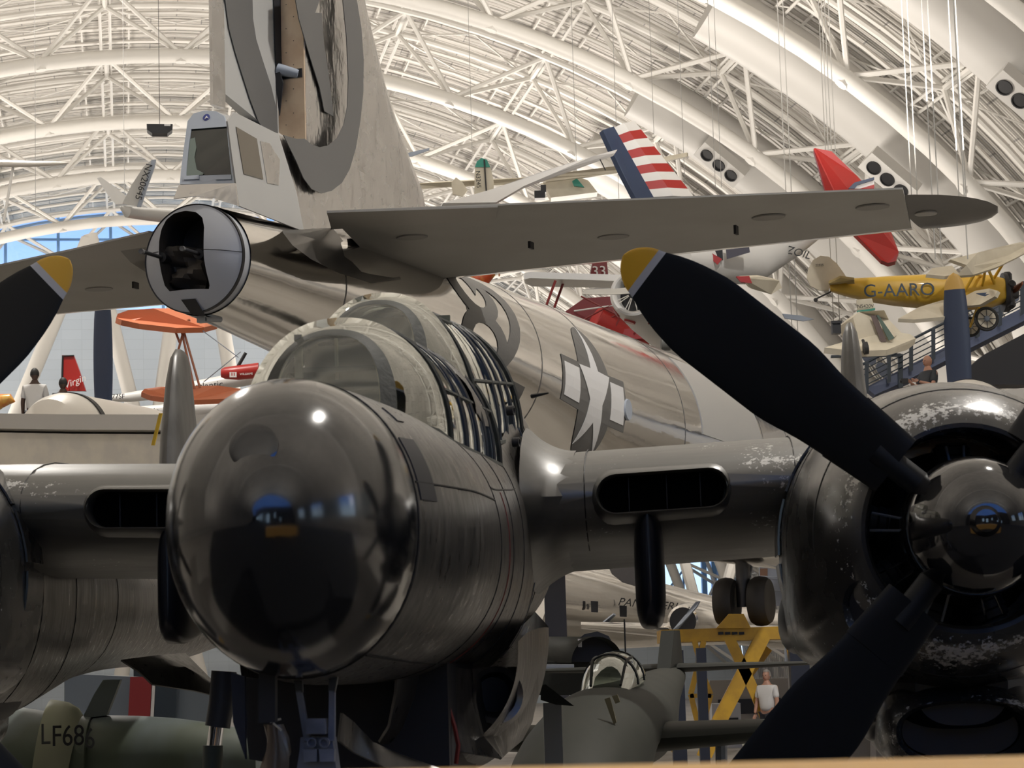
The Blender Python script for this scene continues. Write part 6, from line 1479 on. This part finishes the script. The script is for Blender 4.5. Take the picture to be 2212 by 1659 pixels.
ybar(1652, 1366, 1552, 1560, .28); ybar(1575, 1378, 1632, 1500, .20); ybar(1600, 1480, 1660, 1400, .16, .2); ybar(1500, 1385, 1520, 1460, .10); ybar(1520, 1385, 1492, 1500, .10); ybar(1492, 1500, 1510, 1575, .10); ybar(1535, 1500, 1515, 1580, .10); ybar(1515, 1450, 1535, 1500, .1); ybar(1490, 1503, 1536, 1503, .08); ybar(1440, 1380, 1452, 1460, .10); ybar(1700, 1375, 1712, 1440, .1)
ybar(1552, 1560, 1520, 1650, .28); ybar(1632, 1500, 1690, 1650, .2); ybar(1440, 1600, 1470, 1650, .1)
for k, (x0, x1, y0) in enumerate(((1445, 1475, 1405), (1503, 1524, 1400))):
    post('dark_barrier_post', x0, x1, y0, 40 + k, mat('post_midnight', (.012, .016, .03), .5), ['wide midnight blue post left of the yellow stand legs', 'narrow midnight blue post between the yellow stand legs'][k], 'post')
post('dark_barrier_post', 1704, 1745, 1400, 40, MATS['post_midnight'], 'midnight blue post under the right end of the yellow stand', 'post')
# --- silver airliner behind
D = 66
T = Thing('silver_airliner', W(1300, 1330, D), 'polished silver airliner with square cabin windows and airline name, behind the green fighter', 'airplane')
ends = [(1120, 1290, 63, 1.35), (1230, 1306, 64, 1.22), (1330, 1318, 65, 1.08), (1450, 1331, 67, .86), (1550, 1342, 69, .70), (1640, 1348, 71, .52), (1740, 1352, 74, .35), (1840, 1352, 77, .15)]
bm = NB(); tube(bm, [W(x, y, d) for x, y, d, r in ends], [r for *_, r in ends], 32); af = T.add('fuselage', bm, silver)
for x, y in ((1284, 1311), (1346, 1321)):
    T.slab('cabin_window', [(x - 8, y - 13, 62.7), (x + 8, y - 12, 62.7), (x + 8, y + 12, 62.7), (x - 7, y + 11, 62.7)], .05, M_dark, af)
T.text('airline_name', 'PAN AMERICAN', 1425, 1308, 63.5, .22, M_black, af, rot=.115, shear=.3, squeeze=1.05); T.text('airline_name', 'AIRWAYS', 1530, 1326, 65, .17, M_black, af, rot=.12, shear=.3)
bm = NB(); wing(bm, [(W(1255, 1350, 58), W(1255, 1352, 60), .18), (W(1450, 1362, 60), W(1450, 1362, 63), .4), (W(1800, 1385, 64), W(1800, 1385, 68), .8)], 12); T.add('wing', bm, silver)
bm = NB(); lathe(bm, [(-.1, .30), (0, .42), (.5, .5), (1.6, .5)], W(1475, 1342, 60), (.4, 1, 0), 24); en = T.add('engine_nacelle', bm, silver); T.lathe('engine_opening', [(0, .36), (.02, .3)], 1475, 1342, 59.85, (.4, 1, 0), M_dark, en)
T.slab('propeller_blade', [(1453, 1362, 59.6), (1480, 1330, 59.4), (1504, 1300, 59.2), (1512, 1299, 59.2), (1505, 1312, 59.2), (1475, 1346, 59.4), (1460, 1364, 59.6)], .06, M_steelgrey, en)
T.slab('propeller_blade', [(1300, 1346, 59.6), (1325, 1326, 59.4), (1330, 1328, 59.4), (1312, 1345, 59.6)], .06, M_steelgrey)
T.slab('tail_disc', [(1310, 1215, 61), (1322, 1240, 61), (1345, 1258, 61), (1372, 1266, 61), (1400, 1262, 61), (1412, 1200, 61), (1310, 1200, 61)], .2, mat('dark_slate_tail', (.10, .095, .10), .5))
# --- blue lit lower window in the north wall and hanging panel
nw = [o for o in bpy.data.objects if o.name == 'wall_north'][0]
wl = [H.hy(x, y, S1) for x, y in ((1432, 1180), (1605, 1180), (1605, 1300), (1432, 1300))]
xa, xb = min(p.x for p in wl), max(p.x for p in wl); za, zb_ = min(p.z for p in wl), max(p.z for p in wl)
bm = NB(); box(bm, ((xa + xb) / 2, S1, (za + zb_) / 2), (xb - xa, 3, zb_ - za))
c_ = obj('cut', bm, None); c_.location = HO; c_.rotation_euler = (0, 0, -PHI)
md = nw.modifiers.new('b', 'BOOLEAN'); md.object = c_; md.solver = 'EXACT'; bpy.context.view_layer.update(); dg = bpy.context.evaluated_depsgraph_get(); me = bpy.data.meshes.new_from_object(nw.evaluated_get(dg)); nw.modifiers.clear(); nw.data = me; bpy.data.objects.remove(c_)
rt = H.empty('window_3'); tag(rt, kind='structure')
bm = NB(); box(bm, ((xa + xb) / 2, S1, (za + zb_) / 2), (xb - xa, .05, zb_ - za)); obj('pane', bm, m_pane, rt, smooth=False)
bm = NB()
for a in (.25, .5, .62, .85): tube(bm, [Vector((lerp(xa, xb, a), S1 - .2, za)), Vector((lerp(xa, xb, a), S1 - .2, zb_))], .22 if a in (.5, .62) else .08, 4)
tube(bm, [Vector((xa, S1 - .2, za + .5)), Vector((lerp(xa, xb, .5), S1 - .2, zb_))], .1, 4); tube(bm, [Vector((lerp(xa, xb, .6), S1 - .2, za)), Vector((xb, S1 - .2, zb_))], .12, 4)
obj('mullion', bm, m_mull, rt)
for a, b in (((1560, 1300), (1590, 1190)), ((1500, 1290), (1475, 1200))):
    bm = NB(); tube(bm, [H.hy(*a, 120), H.hy(*b, 120)], .3, 8); hobj('wall_column', bm, M_white, kind='structure')
T = Thing('hanging_quilt_panel', W(1670, 1245, 58), 'pale blue grey squared panel hanging left of the right engine cowling, with one brown square', 'panel')
T.slab('panel', [(1640, 1188, 58), (1725, 1188, 58), (1725, 1312, 58), (1640, 1306, 58)], .1, mat('quilt_blue_grey', (.36, .40, .50), .6, bump=(2, .5)))
T.slab('brown_square', [(1642, 1228, 57.9), (1658, 1228, 57.9), (1658, 1245, 57.9), (1642, 1245, 57.9)], .05, mat('quilt_brown', (.22, .12, .08), .6)); T.slab('cream_strip', [(1640, 1188, 57.9), (1659, 1188, 57.9), (1659, 1222, 57.9), (1640, 1222, 57.9)], .05, cream)
for y in (1215, 1245, 1275): T.tube('seam_line', [(1642, y, 57.85), (1725, y + 3, 57.85)], .015, M_steelgrey)
T.tube('support_post', [(1700, 1312, 58.2), (1700, 1438, 58.2)], .06, M_steelgrey)
# --- camouflaged tail with white band at lower left
D = 16.5
T = Thing('banded_camouflage_airplane', W(150, 1600, D), 'grey green camouflaged airplane with pale band and serial, lower left corner', 'airplane')
m_cam = mat('camouflage_grey_green', (.12, .145, .14), .5, vary=(.8, (.075, .095, .065), (1, 1, 1), .48, .56))
def bodyx(rows, d, m, name, w=.3, parent=None):    # rows (px, top py, bottom py)
    bm = NB(); rg = []
    for x, a, b in rows:
        p, q = W(x, a, d), W(x, b, d); c = (p + q) / 2; hh = (p.z - q.z) / 2
        rg.append([c + Vector((0, min(w, hh) * math.cos(t), hh * math.sin(t))) for t in [2 * math.pi * k / 36 for k in range(36)]])
    faces(bm, rg); return T.add(name, bm, m, parent)
rf = bodyx([(-120, 1508, 1800), (0, 1520, 1790), (60, 1530, 1780), (130, 1540, 1770), (200, 1548, 1755)], D, m_cam, 'rear_fuselage', .34)
bodyx([(190, 1550, 1755), (230, 1545, 1750), (300, 1546, 1745), (380, 1551, 1740), (450, 1560, 1735), (560, 1580, 1720)], D + .05, m_cam, 'wing_root_body', .40)
bm = NB(); rg = []
for x, a, b in ((112, 1511, 1790), (128, 1513, 1790), (150, 1517, 1788), (172, 1530, 1785), (186, 1555, 1780)):
    p, q = W(x, a, D), W(x, b, D); c = (p + q) / 2; hh = (p.z - q.z) / 2
    rg.append([c + Vector((-.17 * (math.sin(t) * -1 + 1) * .35, (.37) * math.cos(t), hh * math.sin(t))) for t in [math.pi / 2 + math.pi * k / 24 for k in range(25)]])
faces(bm, rg, False); bmesh.ops.solidify(bm, geom=bm.faces[:], thickness=.006); bd = T.add('pale_band', bm, mat('band_pale_green', (.50, .52, .38), .5))
T.text('serial', 'L', 99, 1588, D - .42, .145, mat('serial_faint', (.04, .045, .045), .5), rf, squeeze=.72); T.text('serial', 'F68', 148, 1591, D - .44, .145, M_black, bd, squeeze=.78); T.text('serial', '6', 195, 1597, D - .50, .145, MATS['serial_faint'], rf, squeeze=.78)
T.slab('tail_fin', [(180, 1552, D), (205, 1500, D), (225, 1468, D), (262, 1468, D), (250, 1500, D), (232, 1545, D)], .08, m_cam)
D = 22
T = Thing('flash_marked_airplane', W(330, 1520, D), 'blue grey airplane with red, white and navy flash at lower left', 'airplane')
bl = T.slab('fuselage', [(150, 1455, D), (460, 1470, D), (470, 1580, D), (150, 1580, D)], .5, mat('blue_grey_paint', (.17, .20, .23), .45))
for a, b, m_ in ((276, 324, mat('flash_red', (.30, .03, .03), .5)), (323, 332, M_white), (331, 378, mat('flash_navy', (.03, .045, .06), .5))): T.slab('flash_stripe', [(a + 6, 1462, D - .3), (b + 6, 1462, D - .3), (b, 1575, D - .3), (a, 1575, D - .3)], .03, m_, bl)
T.tube('wheel_leg', [(300, 1570, D), (300, 1800, D)], .08, M_steelgrey)
T = Thing('fabric_wrapped_bundle', W(585, 1600, 8.6), 'brown cloth wrapped bundle tied with white string below the nose', 'bundle')
bm = NB(); random.seed(3); p = W(592, 1565, 8.6); rg = []
for i in range(10):
    t = i / 9; r = lerp(.035, .07, t); c = Vector((p.x + .01 * math.sin(i), p.y, lerp(p.z, p.z - .45, t))); rg.append([c + Vector((r * (1 + .25 * math.sin(3 * a + i)) * math.cos(a), r * math.sin(a), 0)) for a in [2 * math.pi * k / 16 for k in range(16)]])
faces(bm, rg); T.add('cloth', bm, mat('brown_plastic', (.13, .10, .08), .25))
T.tube('white_string', [(583, 1560, 8.5), (607, 1553, 8.5)], .004, M_white); T.tube('white_string', [(590, 1562, 8.5), (608, 1578, 8.5)], .004, M_white)
# --- right lower: pale shapes behind the scoop, brown wall
T = Thing('pale_gear_door', W(1840, 1570, 18), 'pale grey slanted panel below the right engine, left of the lower scoop', 'panel')
T.slab('panel', [(1872, 1486, 18), (1905, 1495, 18), (1915, 1680, 18), (1760, 1680, 18), (1800, 1600, 18)], .06, mat('panel_taupe', (.20, .185, .175), .5)); T.slab('arrow_mark', [(1868, 1590, 17.9), (1880, 1565, 17.9), (1890, 1590, 17.9), (1895, 1680, 17.9), (1880, 1680, 17.9), (1880, 1600, 17.9)], .02, mat('panel_pale', (.34, .32, .30), .5))
T = Thing('brown_display_wall', W(2210, 1560, 15), 'brown display board behind the scoop at the lower right corner', 'board')
T.slab('board', [(2176, 1470, 15), (2300, 1462, 15), (2300, 1720, 15), (2176, 1720, 15)], .1, mat('board_brown', (.10, .085, .075), .6))
# clutter on the floor beyond the stand
for k, (x0, x1, y0, y1, d, c_, lab, cat) in enumerate(((1418, 1460, 1475, 1560, 52, (.45, .45, .45), 'light grey cabinet beyond the green tail plane', 'cabinet'), (1535, 1600, 1520, 1600, 50, (.55, .55, .58), 'white display case with dark shelf behind the yellow legs', 'display case'), (1440, 1480, 1560, 1600, 50, (.30, .34, .45), 'blue grey low plinth left of the yellow legs', 'plinth'), (1530, 1700, 1470, 1500, 56, (.30, .27, .24), 'long brown grey bench under the airliner wing', 'bench'))):
    a, b = W(x0, y0, d), W(x1, y1, d); T = Thing('floor_' + cat.replace(' ', '_'), ((a.x + b.x) / 2, d, 0), lab, cat)
    zt_ = max(a.z, .5); bm = NB(); box(bm, ((a.x + b.x) / 2, d, zt_ / 2), (b.x - a.x, .6, zt_)); bo_ = T.add('case', bm, mat('clutter_%d' % k, c_, .5), smooth=False)
    bm = NB(); box(bm, ((a.x + b.x) / 2, d - .32, zt_ * .55), ((b.x - a.x) * .8, .02, zt_ * .25)); T.add('front_panel', bm, MATS['matt_black'], bo_, smooth=False)
# --- yellow rail in front, unseen depth and length added for the nose reflection
T = Thing('front_rail_reflector', W(1600, 1660, 2.2), 'yellow wooden rail along the bottom right, unseen body enlarged for the nose reflection', 'platform')
a = W(900, 1661, 2.2); b = W(2400, 1628, 2.2); dr = (b - a).normalized(); a2 = a - dr * .30; b2 = b + dr * 4.5
bm = NB(); rg = []
for p in [a2.lerp(b2, i / 20) for i in range(21)]: rg.append([p + Vector((0, y, z)) for y, z in ((-1.4, -.02), (-1.4, -.10), (.05, -1.1), (.07, -1.1), (.07, -.012), (.05, -.002), (-1.38, -.003))])
faces(bm, rg); T.add('top_board', bm, mat('varnished_pine', (.78, .46, .12), .4, vary=(6, (.62, .34, .08), (.3, 4, 4)), bump=(30, .2)), sharp=20)
for t in (.25, .75):
    p = a2.lerp(b2, t); bm = NB(); box(bm, (p.x, p.y, p.z / 2 - .05), (.07, .07, p.z - .1)); T.add('rail_post', bm, mat('post_pine', (.55, .30, .09), .5), smooth=False)
